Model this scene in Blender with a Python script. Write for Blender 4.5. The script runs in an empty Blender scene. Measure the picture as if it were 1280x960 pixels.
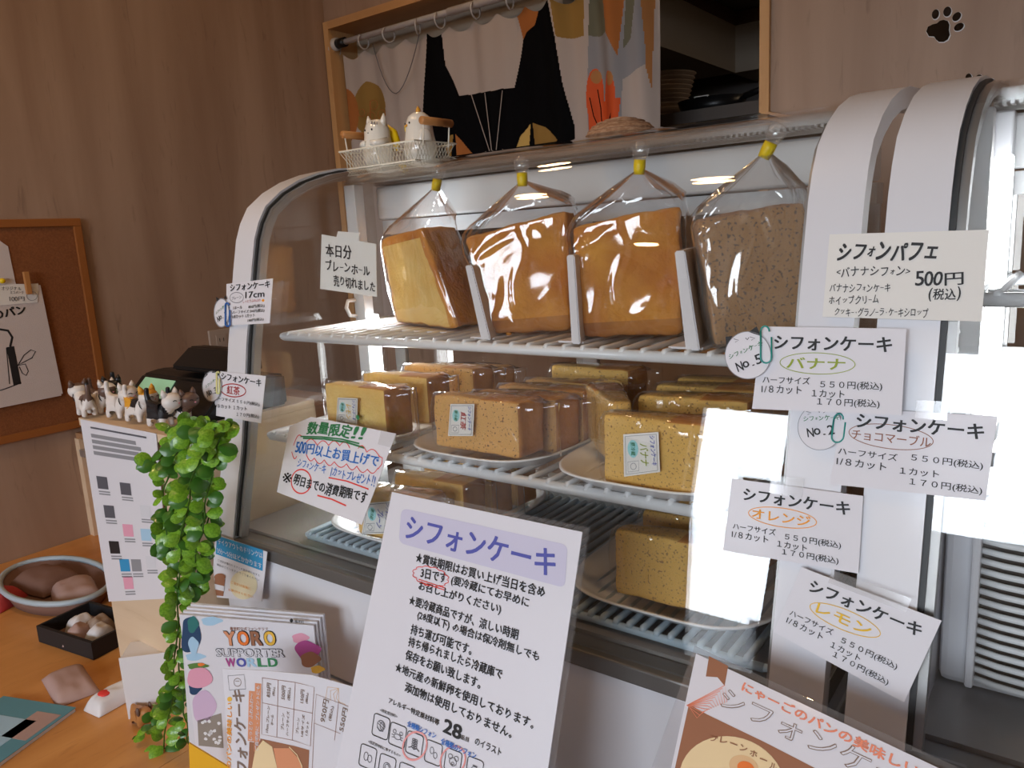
import bpy, bmesh, math, random
from mathutils import Vector, Matrix, noise
random.seed(7)
S = bpy.context.scene
COL = S.collection
PI = math.pi

# ---------------------------------------------------------------- camera
CH = 1.3
FPX = 962.0
R3 = Matrix(((0.80141109, -0.07038587, 0.59395799),
             (0.59565923, 0.18379943, -0.78192573),
             (-0.05413261, 0.98044051, 0.1892249)))
cam = bpy.data.cameras.new('camera'); camo = bpy.data.objects.new('camera', cam); COL.objects.link(camo)
cam.sensor_width = 36.0; cam.lens = FPX / 1280.0 * 36.0; cam.clip_start = 0.02; cam.clip_end = 200
camo.matrix_world = Matrix.Translation((0, 0, CH)) @ R3.to_4x4()
S.camera = camo

# ---------------------------------------------------------------- world, sun of lamps, exposure
w = bpy.data.worlds.new('sky'); S.world = w; w.use_nodes = True
wn = w.node_tree; wn.nodes.clear()
bg = wn.nodes.new('ShaderNodeBackground'); bg.inputs[0].default_value = (0.82, 0.90, 1.0, 1); bg.inputs[1].default_value = 20.0
wo = wn.nodes.new('ShaderNodeOutputWorld'); wn.links.new(bg.outputs[0], wo.inputs[0])

def area(name, loc, rot, sx, sy, power, color, portal=False, shape='RECTANGLE'):
    l = bpy.data.lights.new(name, 'AREA'); l.shape = shape; l.size = sx
    if shape == 'RECTANGLE': l.size_y = sy
    l.energy = power; l.color = color
    o = bpy.data.objects.new(name, l); COL.objects.link(o); o.location = loc; o.rotation_euler = rot
    if portal: l.cycles.is_portal = True
    return o
YF = -2.6
WIN = (-1.64, -1.12, 0.60, 1.69)       # opening x0,x1,z0,z1 in the street side wall
DOOR = (-0.60, 0.9, 1.22, 2.12)
area('portal', ((WIN[0]+WIN[1])/2, YF-.06, (WIN[2]+WIN[3])/2), (PI/2, 0, 0), WIN[1]-WIN[0], WIN[3]-WIN[2], 1, (1, 1, 1), True)
area('portal', ((DOOR[0]+DOOR[1])/2, YF-.06, (DOOR[2]+DOOR[3])/2), (PI/2, 0, 0), DOOR[1]-DOOR[0], DOOR[3]-DOOR[2], 1, (1, 1, 1), True)
S.view_settings.view_transform = 'Standard'; S.view_settings.look = 'None'
S.view_settings.exposure = -0.12; S.view_settings.gamma = 1.0; S.view_settings.use_curve_mapping = False
cy = S.cycles
cy.transparent_max_bounces = 40; cy.max_bounces = 10; cy.diffuse_bounces = 4; cy.glossy_bounces = 5
cy.use_denoising = True; cy.caustics_reflective = False; cy.caustics_refractive = False; cy.sample_clamp_indirect = 6

# ---------------------------------------------------------------- geometry of the view (turns a point of the picture and a distance into a place)
def ray(px, py):
    return (R3 @ Vector((px-640.0, -(py-480.0), -FPX))).normalized()
CAM = Vector((0, 0, CH))
def at(px, py, Y): r = ray(px, py); return CAM + r*(Y/r.y)
def atX(px, py, X): r = ray(px, py); return CAM + r*(X/r.x)
def atZ(px, py, Z): r = ray(px, py); return CAM + r*((Z-CH)/r.z)
def atP(px, py, o, n): r = ray(px, py); return CAM + r*((o-CAM).dot(n)/r.dot(n))

# ---------------------------------------------------------------- materials
M = {}
def mat(name, col, rough=.6, metal=0, spec=.5, coat=0, bump=None, nz=None, emit=None, sub=0, trans=0):
    """nz=(scale, colour2, amount, detail, stretch xyz)  bump=(scale, strength)"""
    m = bpy.data.materials.new(name); m.use_nodes = True; nt = m.node_tree; b = nt.nodes['Principled BSDF']
    b.inputs['Base Color'].default_value = (*col, 1); b.inputs['Roughness'].default_value = rough
    b.inputs['Metallic'].default_value = metal; b.inputs['Specular IOR Level'].default_value = spec
    b.inputs['Coat Weight'].default_value = coat; b.inputs['Coat Roughness'].default_value = .08
    if sub:
        b.inputs['Subsurface Weight'].default_value = sub; b.inputs['Subsurface Radius'].default_value = (.01, .006, .003)
    if trans: b.inputs['Transmission Weight'].default_value = trans
    if emit: b.inputs['Emission Color'].default_value = (*emit[0], 1); b.inputs['Emission Strength'].default_value = emit[1]
    if nz or bump:
        tc = nt.nodes.new('ShaderNodeTexCoord')
    if nz:
        sc, c2, amt, det, st = nz
        mp = nt.nodes.new('ShaderNodeMapping'); mp.inputs['Scale'].default_value = st
        n = nt.nodes.new('ShaderNodeTexNoise'); n.inputs['Scale'].default_value = sc; n.inputs['Detail'].default_value = det
        rp = nt.nodes.new('ShaderNodeValToRGB'); rp.color_ramp.elements[0].position = .5-amt; rp.color_ramp.elements[1].position = .5+amt
        rp.color_ramp.elements[0].color = (*col, 1); rp.color_ramp.elements[1].color = (*c2, 1)
        nt.links.new(tc.outputs['Object'], mp.inputs[0]); nt.links.new(mp.outputs[0], n.inputs['Vector'])
        nt.links.new(n.outputs[0], rp.inputs[0]); nt.links.new(rp.outputs[0], b.inputs['Base Color'])
    if bump:
        n2 = nt.nodes.new('ShaderNodeTexNoise'); n2.inputs['Scale'].default_value = bump[0]; n2.inputs['Detail'].default_value = 5
        bm_ = nt.nodes.new('ShaderNodeBump'); bm_.inputs['Strength'].default_value = bump[1]; bm_.inputs['Distance'].default_value = .002
        nt.links.new(tc.outputs['Object'], n2.inputs['Vector']); nt.links.new(n2.outputs[0], bm_.inputs['Height']); nt.links.new(bm_.outputs[0], b.inputs['Normal'])
    M[name] = m; return m

def wood_panel(name, c1, c2, c3, axis, rough=.55, sc=1.0, coord='Object'):
    """long streaky grain along one axis with darker flecks"""
    m = bpy.data.materials.new(name); m.use_nodes = True; nt = m.node_tree; b = nt.nodes['Principled BSDF']
    b.inputs['Roughness'].default_value = rough
    tc = nt.nodes.new('ShaderNodeTexCoord')
    def nz(st, s, d, dist=0):
        mp = nt.nodes.new('ShaderNodeMapping'); mp.inputs['Scale'].default_value = st
        n = nt.nodes.new('ShaderNodeTexNoise'); n.inputs['Scale'].default_value = s; n.inputs['Detail'].default_value = d; n.inputs['Distortion'].default_value = dist
        nt.links.new(tc.outputs[coord], mp.inputs[0]); nt.links.new(mp.outputs[0], n.inputs['Vector']); return n
    s1 = [1, 1, 1]; s1[axis] = .09
    s2 = [1, 1, 1]; s2[axis] = .16
    a = nz(s1, 9*sc, 5, .6); c = nz(s2, 46*sc, 3, 1.4)
    r1 = nt.nodes.new('ShaderNodeValToRGB'); e = r1.color_ramp.elements; e[0].position = .32; e[1].position = .68; e[0].color = (*c1, 1); e[1].color = (*c2, 1)
    r2 = nt.nodes.new('ShaderNodeValToRGB'); e = r2.color_ramp.elements; e[0].position = .62; e[1].position = .80; e[0].color = (0, 0, 0, 1); e[1].color = (.55, .55, .55, 1)
    mx = nt.nodes.new('ShaderNodeMix'); mx.data_type = 'RGBA'; mx.inputs[7].default_value = (*c3, 1)
    nt.links.new(a.outputs[0], r1.inputs[0]); nt.links.new(c.outputs[0], r2.inputs[0]); nt.links.new(r2.outputs[0], mx.inputs[0])
    nt.links.new(r1.outputs[0], mx.inputs[6]); nt.links.new(mx.outputs[2], b.inputs['Base Color'])
    M[name] = m; return m

def clear(name, tint, gloss_col=(1, 1, 1), f0=.04, rough=.0, bump=None, veil=0.0, power=5, veilcol=(.8, .8, .8)):
    """thin clear sheet: passes light straight through, mirrors by the angle, optionally crinkled and a little milky"""
    m = bpy.data.materials.new(name); m.use_nodes = True; nt = m.node_tree; nt.nodes.clear()
    out = nt.nodes.new('ShaderNodeOutputMaterial'); tr = nt.nodes.new('ShaderNodeBsdfTransparent'); tr.inputs[0].default_value = (*tint, 1)
    gl = nt.nodes.new('ShaderNodeBsdfGlossy'); gl.inputs['Color'].default_value = (*gloss_col, 1); gl.inputs['Roughness'].default_value = rough
    lw = nt.nodes.new('ShaderNodeLayerWeight'); lw.inputs['Blend'].default_value = .5
    pw = nt.nodes.new('ShaderNodeMath'); pw.operation = 'POWER'; pw.inputs[1].default_value = power
    ml = nt.nodes.new('ShaderNodeMath'); ml.operation = 'MULTIPLY_ADD'; ml.inputs[1].default_value = 1-f0; ml.inputs[2].default_value = f0
    mx = nt.nodes.new('ShaderNodeMixShader')
    nt.links.new(lw.outputs['Facing'], pw.inputs[0]); nt.links.new(pw.outputs[0], ml.inputs[0]); nt.links.new(ml.outputs[0], mx.inputs[0])
    base = tr
    if veil:
        df = nt.nodes.new('ShaderNodeBsdfDiffuse'); df.inputs[0].default_value = (*veilcol, 1)
        m2 = nt.nodes.new('ShaderNodeMixShader'); m2.inputs[0].default_value = veil
        nt.links.new(tr.outputs[0], m2.inputs[1]); nt.links.new(df.outputs[0], m2.inputs[2]); base = m2
    nt.links.new(base.outputs[0], mx.inputs[1]); nt.links.new(gl.outputs[0], mx.inputs[2]); nt.links.new(mx.outputs[0], out.inputs[0])
    if bump:
        tc = nt.nodes.new('ShaderNodeTexCoord')
        mp = nt.nodes.new('ShaderNodeMapping'); mp.inputs['Scale'].default_value = (1, 1, .55)
        v = nt.nodes.new('ShaderNodeTexNoise'); v.inputs['Scale'].default_value = bump[0]; v.inputs['Detail'].default_value = 3; v.inputs['Distortion'].default_value = .8; v.noise_type = 'RIDGED_MULTIFRACTAL'; v.inputs['Detail'].default_value = 2.5; v.normalize = True
        bp = nt.nodes.new('ShaderNodeBump'); bp.inputs['Strength'].default_value = bump[1]; bp.inputs['Distance'].default_value = bump[2]
        nt.links.new(tc.outputs['Object'], mp.inputs[0]); nt.links.new(mp.outputs[0], v.inputs['Vector']); nt.links.new(v.outputs[0], bp.inputs['Height'])
        nt.links.new(bp.outputs[0], gl.inputs['Normal'])
    M[name] = m; return m

# wall sheets: streaked brown-beige wood print
wood_panel('wall_wood', (.29, .180, .120), (.41, .278, .198), (.16, .095, .062), 2)
wood_panel('trim_wood', (.55, .30, .12), (.66, .38, .17), (.42, .21, .08), 2, sc=2)
wood_panel('trim_wood_h', (.50, .26, .10), (.60, .33, .14), (.38, .19, .07), 0, sc=2)
wood_panel('counter_wood', (.62, .27, .07), (.75, .36, .11), (.46, .18, .04), 1, rough=.35, sc=1.6)
wood_panel('stand_wood', (.68, .50, .33), (.76, .58, .40), (.60, .42, .26), 0, sc=2)
wood_panel('cabinet_wood', (.36, .19, .09), (.44, .24, .12), (.28, .14, .06), 2, sc=2)
wood_panel('floor_wood', (.25, .16, .10), (.32, .21, .13), (.18, .11, .07), 1)
mat('plaster', (.62, .57, .50), .9); mat('ceiling_white', (.6, .56, .5), .9)
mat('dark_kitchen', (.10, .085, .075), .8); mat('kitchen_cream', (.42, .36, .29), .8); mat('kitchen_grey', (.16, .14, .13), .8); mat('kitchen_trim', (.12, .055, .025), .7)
mat('cork', (.19, .060, .015), .9, nz=(260, (.25, .085, .024), .18, 3, (1, 1, 1)), bump=(300, .4))
mat('cork_frame', (.30, .10, .02), .5)
mat('white_enamel', (.72, .715, .75), .28, spec=.5, coat=.25)
mat('white_enamel_inner', (.62, .62, .62), .4)
mat('grey_metal', (.33, .32, .31), .35, metal=.6); mat('alu', (.55, .55, .55), .3, metal=.8); mat('gasket', (.03, .03, .03), .5)
mat('white_wire', (.82, .83, .84), .35, coat=.2); mat('blue_grey_wire', (.45, .55, .62), .4)
mat('steel_dark', (.16, .15, .14), .35, metal=.4)
mat('liner', (.30, .28, .26), .4, metal=.3)
mat('led', (1, 1, 1), emit=((.95, .98, 1.0), 14.0))
mat('paper', (.76, .745, .79), .55, coat=.12); mat('paper_laminate', (.77, .765, .83), .3, coat=.5); mat('paper_warm', (.80, .78, .74), .7)
mat('paper_edge', (.7, .7, .74), .6)
for n, c in dict(ink_black=(.012, .012, .014), ink_grey=(.10, .10, .12), ink_midgrey=(.28, .28, .30), ink_blue=(.03, .07, .42), ink_brightblue=(.02, .16, .55), ink_violet=(.09, .10, .42), ink_green=(.03, .20, .07),
                 ink_red=(.78, .05, .04), ink_darkred=(.45, .04, .04), ink_lime=(.30, .38, .03), ink_orange=(.90, .36, .02), ink_yellow=(.85, .52, .02), ink_brown=(.28, .10, .05),
                 ink_salmon=(.88, .28, .16), ink_taupe=(.25, .17, .13), ink_lavender=(.62, .60, .76), ink_pinkoval=(.85, .35, .34), print_blue=(.03, .30, .58), print_cream=(.85, .76, .52),
                 print_brown=(.34, .14, .07), print_terra=(.72, .30, .15), print_cake=(.78, .50, .26), print_cakelight=(.86, .66, .38), print_pink=(.80, .36, .48), print_lilac=(.66, .48, .66), print_magenta=(.45, .07, .28),
                 print_navy=(.01, .05, .13), print_teal=(.02, .17, .16), print_sky=(.40, .62, .80), print_orange=(.86, .20, .03), print_gold=(.85, .50, .06), print_green=(.04, .26, .10), print_aqua=(.35, .70, .72), print_yellow=(.85, .62, .08),
                 print_white=(.82, .82, .84), print_leaf=(.10, .22, .04), print_photo=(.30, .26, .22), print_greenpale=(.65, .80, .70)).items():
    mat(n, c, .6)
mat('clip_teal', (.0, .30, .26), .3, coat=.3); mat('clip_blue', (.02, .13, .45), .3, coat=.3); mat('clip_yellow', (.75, .75, .35), .3, coat=.3)
mat('crust', (.50, .13, .008), .85, nz=(22, (.80, .36, .05), .24, 9, (1, 1, 1)), bump=(230, .9))
mat('crust_top', (.60, .22, .03), .8, nz=(20, (.74, .36, .08), .14, 6, (1, 1, 1)), bump=(160, .5))
mat('crust_dark', (.30, .085, .010), .8, nz=(26, (.50, .19, .03), .14, 6, (1, 1, 1)), bump=(160, .5))
mat('crumb', (.86, .50, .11), .85, nz=(26, (.95, .68, .24), .26, 8, (1, 1, 1)), bump=(260, .7))
mat('crumb_plain', (.80, .44, .09), .85, nz=(25, (.92, .60, .18), .24, 8, (1, 1, 1)), bump=(260, .7))
def speckled(name, base, fleck, sc=330, lim=.66):
    m = mat(name, base, .85, bump=(260, .3)); nt = m.node_tree; b = nt.nodes['Principled BSDF']
    tc = nt.nodes.new('ShaderNodeTexCoord'); n = nt.nodes.new('ShaderNodeTexNoise'); n.inputs['Scale'].default_value = sc; n.inputs['Detail'].default_value = 1
    r = nt.nodes.new('ShaderNodeValToRGB'); r.color_ramp.elements[0].position = lim; r.color_ramp.elements[1].position = lim+.05
    r.color_ramp.elements[0].color = (*base, 1); r.color_ramp.elements[1].color = (*fleck, 1)
    nt.links.new(tc.outputs['Object'], n.inputs['Vector']); nt.links.new(n.outputs[0], r.inputs[0]); nt.links.new(r.outputs[0], b.inputs['Base Color'])
speckled('crumb_tea', (.74, .40, .12), (.16, .07, .03), 420, .64); speckled('crumb_banana', (.80, .48, .12), (.36, .18, .06), 460, .62)
speckled('crust_tea', (.40, .19, .05), (.12, .06, .03), 360, .60)
mat('ceramic', (.80, .76, .68), .15, coat=.6); mat('toy_white', (.78, .72, .68), .4); mat('toy_black', (.015, .015, .018), .35); mat('toy_orange', (.72, .34, .03), .4); mat('toy_brown', (.14, .08, .06), .4)
mat('toy_pink', (.75, .25, .3), .4)
mat('basket_wire', (.74, .68, .56), .4); mat('handle_wood', (.46, .20, .06), .5)
mat('black_plastic', (.008, .008, .009), .35, spec=.3); mat('lcd', (.22, .38, .24), .3, emit=((.30, .55, .34), .45))
mat('leaf', (.14, .34, .015), .38, sub=.0, nz=(9, (.24, .46, .03), .12, 2, (1, 1, 1)), coat=.25); mat('leaf_dark', (.05, .17, .015), .4, coat=.2); mat('stem', (.05, .14, .01), .5)
mat('tape_yellow', (.85, .60, .0), .4); mat('divider', (.74, .72, .74), .5); mat('foam_tray', (.84, .83, .83), .35, coat=.3)
mat('fabric_white', (.44, .375, .34), .9); mat('fabric_grey', (.25, .25, .27), .9); mat('fabric_black', (.004, .004, .005), .9, spec=.05); mat('fabric_orange', (.36, .12, .025), .9); mat('fabric_ochre', (.28, .16, .035), .9)
mat('fabric_red', (.60, .08, .012), .8); mat('fabric_green', (.13, .13, .09), .9); mat('fabric_amber', (.40, .17, .05), .8); mat('fabric_yellow', (.55, .36, .10), .9)
mat('ring_grey', (.55, .53, .52), .3, coat=.3); mat('rod_white', (.62, .60, .60), .35)
mat('canvas', (.62, .55, .53), .9, bump=(500, .3)); mat('plate_ivory', (.42, .33, .27), .5)
mat('paw_mirror', (.10, .085, .08), .04, metal=1.0); mat('paw_edge', (.7, .68, .66), .3)
mat('woven', (.28, .14, .07), .8, nz=(160, (.40, .23, .13), .1, 1, (1, 1, 3)), bump=(300, .6))
mat('ground', (.13, .125, .12), .9); mat('hedge', (.06, .13, .03), .9); mat('fence_white', (.30, .30, .31), .6); mat('house', (.22, .21, .20), .9)
mat('pocket_yellow', (.80, .42, .01), .5); mat('ceramic_dark', (.03, .03, .035), .3)
mat('cloth_brown', (.22, .12, .09), .9); mat('cloth_pink', (.48, .33, .30), .7); mat('box_white', (.78, .77, .79), .5); mat('box_mint', (.38, .52, .44), .5); mat('mag_blue', (.12, .33, .42), .5)
clear('case_glass', (.985, .99, .987), f0=.04); clear('side_glass', (.93, .93, .92), f0=.03)
clear('bag_film', (.99, .99, .99), f0=.075, rough=.07, bump=(26, 1.0, .006), veil=.012, power=4.5, veilcol=(.9, .86, .82))
clear('bag_film_milky', (.98, .98, .98), f0=.09, rough=.09, bump=(24, 1.0, .008), veil=.10, power=4, veilcol=(.85, .80, .76))
clear('wrap_film', (.99, .99, .99), f0=.06, rough=.07, bump=(38, 1.0, .004), veil=.01, power=4.5, veilcol=(.9, .88, .85))
clear('tape_clear', (.95, .95, .95), f0=.06, rough=.1, veil=.15, veilcol=(.9, .9, .9)); clear('acrylic', (.96, .96, .97), f0=.06, veil=.05)
clear('window_glass', (.98, .98, .98), f0=.04)
clear('rib_plastic', (.8, .78, .75), f0=.1, rough=.2, veil=.25, veilcol=(.7, .66, .6))

# ---------------------------------------------------------------- mesh helpers
def link(name, me, parent=None, mats=None):
    o = bpy.data.objects.new(name, me); COL.objects.link(o)
    if parent is not None: o.parent = parent
    if mats:
        for m in (mats if isinstance(mats, (list, tuple)) else [mats]): me.materials.append(M[m])
    return o
def build(name, bm, mats, parent=None, smooth=False):
    me = bpy.data.meshes.new(name); bm.normal_update(); bm.to_mesh(me); bm.free()
    if smooth:
        for p in me.polygons: p.use_smooth = True
    return link(name, me, parent, mats)
def tag(o, label=None, cat=None, group=None, kind=None):
    if label: o['label'] = label
    if cat: o['category'] = cat
    if group: o['group'] = group
    if kind: o['kind'] = kind
    return o
def empty(name, loc, label, cat, group=None, rz=0):
    o = bpy.data.objects.new(name, None); COL.objects.link(o); o.location = loc; o.rotation_euler = (0, 0, rz); o.empty_display_size = .02
    return tag(o, label, cat, group)
def box_bm(x0, x1, y0, y1, z0, z1, bev=0, seg=2, bm=None):
    own = bm is None
    if own: bm = bmesh.new()
    r = bmesh.ops.create_cube(bm, size=1.0)
    for v in r['verts']: v.co = Vector(((x0+x1)/2+v.co.x*(x1-x0), (y0+y1)/2+v.co.y*(y1-y0), (z0+z1)/2+v.co.z*(z1-z0)))
    if bev and own: bmesh.ops.bevel(bm, geom=bm.edges[:]+bm.verts[:], offset=bev, segments=seg, affect='EDGES', profile=.5)
    return bm
def box(name, x0, x1, y0, y1, z0, z1, m, parent=None, bev=0, kind=None):
    o = build(name, box_bm(x0, x1, y0, y1, z0, z1, bev), m, parent)
    if kind: o['kind'] = kind
    return o
def tube(bm, pts, r, n=8, closed=False, cap=True):
    pts = [Vector(p) for p in pts]; N = len(pts); rings = []
    prev = None
    for i, p in enumerate(pts):
        if closed: t = pts[(i+1) % N]-pts[i-1]
        else: t = (pts[min(i+1, N-1)]-pts[max(i-1, 0)])
        t.normalize()
        if prev is None:
            a = t.orthogonal().normalized()
        else:
            a = (prev - t*prev.dot(t)); a = a.normalized() if a.length > 1e-6 else t.orthogonal().normalized()
        prev = a; b = t.cross(a)
        rr = r[i] if isinstance(r, (list, tuple)) else r
        rings.append([bm.verts.new(p+(a*math.cos(2*PI*k/n)+b*math.sin(2*PI*k/n))*rr) for k in range(n)])
    for i in range(N if closed else N-1):
        A, B = rings[i], rings[(i+1) % N]
        for k in range(n): bm.faces.new((A[k], A[(k+1) % n], B[(k+1) % n], B[k]))
    if cap and not closed:
        bm.faces.new(rings[0][::-1]); bm.faces.new(rings[-1])
    return bm
def lathe(bm, prof, n=24, c=(0, 0, 0), sy=1.0):
    rings = []
    for (r, z) in prof:
        rings.append([bm.verts.new((c[0]+r*math.cos(2*PI*k/n), c[1]+r*sy*math.sin(2*PI*k/n), c[2]+z)) for k in range(n)])
    for A, B in zip(rings, rings[1:]):
        for k in range(n): bm.faces.new((A[k], A[(k+1) % n], B[(k+1) % n], B[k]))
    bm.faces.new(rings[0][::-1]); bm.faces.new(rings[-1]); return bm
def ellipsoid(bm, c, r, seg=16, rings=10):
    m = Matrix.Translation(c) @ Matrix.Diagonal((*r, 1))
    bmesh.ops.create_uvsphere(bm, u_segments=seg, v_segments=rings, radius=1, matrix=m); return bm
def skin_body(name, nodes, edges, radii, m, parent=None, sub=2):
    me = bpy.data.meshes.new(name); me.from_pydata(nodes, edges, [])
    o = bpy.data.objects.new(name, me); COL.objects.link(o)
    md = o.modifiers.new('skin', 'SKIN'); md.use_smooth_shade = True
    for i, v in enumerate(me.skin_vertices[0].data):
        r = radii[i]; v.radius = (r, r) if not isinstance(r, tuple) else r
    me.skin_vertices[0].data[0].use_root = True
    s = o.modifiers.new('sub', 'SUBSURF'); s.levels = sub; s.render_levels = sub
    dg = bpy.context.evaluated_depsgraph_get(); dg.update()
    me2 = bpy.data.meshes.new_from_object(o.evaluated_get(dg)); bpy.data.objects.remove(o); bpy.data.meshes.remove(me)
    me2.name = name
    for p in me2.polygons: p.use_smooth = True
    me2.materials.clear()
    return link(name, me2, parent, m)

# ---------------------------------------------------------------- lettering: glyph outlines from the built-in font
_fc = bpy.data.curves.new('glyphs', 'FONT'); _fo = bpy.data.objects.new('glyphs', _fc); COL.objects.link(_fo)
_cache = {}
def glyphs(body, bold=0.0, res=1):
    res = 1 if len(body) > 12 else 3 if len(body) < 3 else 2; neg = min(bold, 0.0); heavy = max(bold, 0.0)
    k = (body, bold, res)
    if k not in _cache:
        _fc.body = body; _fc.offset = neg; _fc.resolution_u = res
        bpy.context.view_layer.update()
        me = _fo.to_mesh(); vs = [Vector((v.co.x, v.co.y, 0)) for v in me.vertices]; fs = [tuple(p.vertices) for p in me.polygons]
        _fo.to_mesh_clear()
        if heavy:                                # heavier weight: the same outline pressed four times, slightly apart
            n0 = len(vs); base = list(vs); vs = []; f0 = list(fs); fs = []; h_ = heavy*.75
            for q_, (dx, dy) in enumerate(((-h_, -h_*.6), (h_, -h_*.6), (-h_, h_*.6), (h_, h_*.6))):
                vs += [Vector((v.x+dx, v.y+dy, q_*.00004)) for v in base]; fs += [tuple(i+q_*n0 for i in f) for f in f0]
        if vs:
            x0 = min(v.x for v in vs); x1 = max(v.x for v in vs); y0 = min(v.y for v in vs); y1 = max(v.y for v in vs)
        else: x0 = x1 = y0 = y1 = 0
        _cache[k] = (vs, fs, x0, x1, y0, y1)
    return _cache[k]

class Sheet:
    """a flat printed sheet standing on a plane in the room; print is laid on it in its own plane"""
    def __init__(s, name, corners, o, n, m='paper', thick=.0006, parent=None, label=None, cat=None, group=None, rounded=0):
        n = n.normalized()
        if n.dot(CAM-o) < 0: n = -n
        P = [atP(x, y, o, n) for x, y in corners]
        s.o = P[0].copy(); s.ex = (P[1]-P[0]).normalized(); s.n = n; s.ey = s.n.cross(s.ex).normalized()
        s.frame = Matrix(((s.ex.x, s.ey.x, s.n.x, s.o.x), (s.ex.y, s.ey.y, s.n.y, s.o.y), (s.ex.z, s.ey.z, s.n.z, s.o.z), (0, 0, 0, 1)))
        L = [s.loc(*c) for c in corners]; s.L = L
        s.acc = {}; s.lift = 0.00025
        bm = bmesh.new(); top = [bm.verts.new((a, b, 0)) for a, b in L]; bot = [bm.verts.new((a, b, -thick)) for a, b in L]
        f = bm.faces.new(top); f2 = bm.faces.new(bot[::-1]); k = len(L)
        for i in range(k): bm.faces.new((top[i], bot[i], bot[(i+1) % k], top[(i+1) % k]))
        bmesh.ops.recalc_face_normals(bm, faces=bm.faces[:])
        if rounded: 
            ve = [e for e in bm.edges if abs(e.verts[0].co.z-e.verts[1].co.z) > thick*.5]
            bmesh.ops.bevel(bm, geom=ve, offset=rounded, segments=4, affect='EDGES')
        s.ob = build(name, bm, m, parent)
        if parent is None: s.ob.matrix_world = s.frame
        else: s.ob.matrix_world = s.frame; s.ob.matrix_parent_inverse = Matrix.Identity(4); s.ob.matrix_basis = parent.matrix_world.inverted() @ s.frame
        if label: tag(s.ob, label, cat, group)
    def loc(s, px, py):
        p = atP(px, py, s.o, s.n)-s.o; return (p.dot(s.ex), p.dot(s.ey))
    def _b(s, m): 
        if m not in s.acc: s.acc[m] = ([], [])
        return s.acc[m]
    def raw(s, vs, fs, m, layer=1):
        V, F = s._b((m, layer)); k = len(V); V += [(v[0], v[1], s.lift*layer+(v[2] if len(v) > 2 else 0)) for v in vs]; F += [tuple(i+k for i in f) for f in fs]
    def text(s, body, pL, pR, hpx, m='ink_black', bold=.0, hand=0, layer=2, fith=True, shear=0):
        """body runs from pL to pR (mid height of the line), hpx = letter height in picture units"""
        a = Vector(s.loc(*pL)); b = Vector(s.loc(*pR)); d = b-a; W = d.length; d.normalize(); up = Vector((-d.y, d.x))
        mid = ((pL[0]+pR[0])/2, (pL[1]+pR[1])/2)
        if abs(pR[0]-pL[0]) >= abs(pR[1]-pL[1]): h = abs((Vector(s.loc(mid[0], mid[1]-hpx/2))-Vector(s.loc(mid[0], mid[1]+hpx/2))).dot(up))
        else: h = abs((Vector(s.loc(mid[0]-hpx/2, mid[1]))-Vector(s.loc(mid[0]+hpx/2, mid[1]))).dot(up))
        if hand:
            n = len(body); cx = 0; wid = []
            for ch in body: wid.append(.42 if ord(ch) < 128 else (.6 if ch in 'ーっャュョィォァぃ・' else 1.0))
            tot = sum(wid); rnd = random.Random(hash_(body))
            for ch, wd in zip(body, wid):
                if ch != ' ':
                    vs, fs, x0, x1, y0, y1 = glyphs(ch, bold, 2)
                    if x1 > x0:
                        cw = W*wd/tot; c = a+d*(W*(cx+wd/2)/tot)+up*rnd.uniform(-.07, .07)*h*hand
                        sc = h*rnd.uniform(1-.12*hand, 1+.12*hand); small = ch in 'ーっャュョィォァッ・.<>_'
                        gw = (x1-x0); gh = (y1-y0); k = sc*(.62 if small else 1.0)/(1.0 if ord(ch) > 255 else .78)
                        kx = cw/1.0*.98/(1 if ord(ch) > 255 else max(gw, .38)); ang = rnd.uniform(-.12, .12)*hand; sh = shear+rnd.uniform(-.08, .12)*hand
                        out = []
                        for v in vs:
                            x = (v.x-(x0+x1)/2)*kx; y = (v.y-(y0+y1)/2)*k
                            if ch in '.': y -= h*.35
                            x += y*sh; X = x*math.cos(ang)-y*math.sin(ang); Y = x*math.sin(ang)+y*math.cos(ang)
                            q = c+d*X+up*Y; out.append((q.x, q.y, v.z))
                        s.raw(out, fs, m, layer)
                cx += wd
            return
        vs, fs, x0, x1, y0, y1 = glyphs(body, bold, 2)
        if x1 <= x0: return
        out = []
        yc = (y0+y1)/2
        for v in vs:
            x = (v.x-x0)/(x1-x0)*W; y = (v.y-yc)/(y1-y0)*h
            q = a+d*(x+y*shear)+up*y; out.append((q.x, q.y, v.z))
        s.raw(out, fs, m, layer)
    def poly(s, pts, m, layer=1):
        L = [s.loc(*p) for p in pts]; s.raw(L, [tuple(range(len(L)))], m, layer)
    def oval(s, c, rx, ry, m, wpx=0, layer=1, ang=0, n=40, a0=0, a1=2*PI):
        full = abs(a1-a0-2*PI) < 1e-6
        P = []
        for k in range(n if full else n+1):
            t = a0+(a1-a0)*k/n; x = rx*math.cos(t); y = ry*math.sin(t)
            P.append((c[0]+x*math.cos(ang)-y*math.sin(ang), c[1]+x*math.sin(ang)+y*math.cos(ang)))
        if wpx: s.stroke(P, wpx, m, layer, closed=full)
        else: s.poly(P, m, layer)
    def stroke(s, pts, wpx, m, layer=2, closed=False):
        L = [Vector(s.loc(*p)) for p in pts]; c = pts[0]
        sc = (Vector(s.loc(c[0]+.5, c[1]))-Vector(s.loc(c[0]-.5, c[1]))).length; w_ = wpx*sc/2; n = len(L)
        vs = []
        for i, p in enumerate(L):
            t = (L[(i+1) % n]-L[i-1]) if closed else (L[min(i+1, n-1)]-L[max(i-1, 0)])
            if t.length < 1e-9: t = Vector((1, 0))
            t.normalize(); q = Vector((-t.y, t.x))*w_; vs += [(p+q).to_tuple(), (p-q).to_tuple()]
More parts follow.
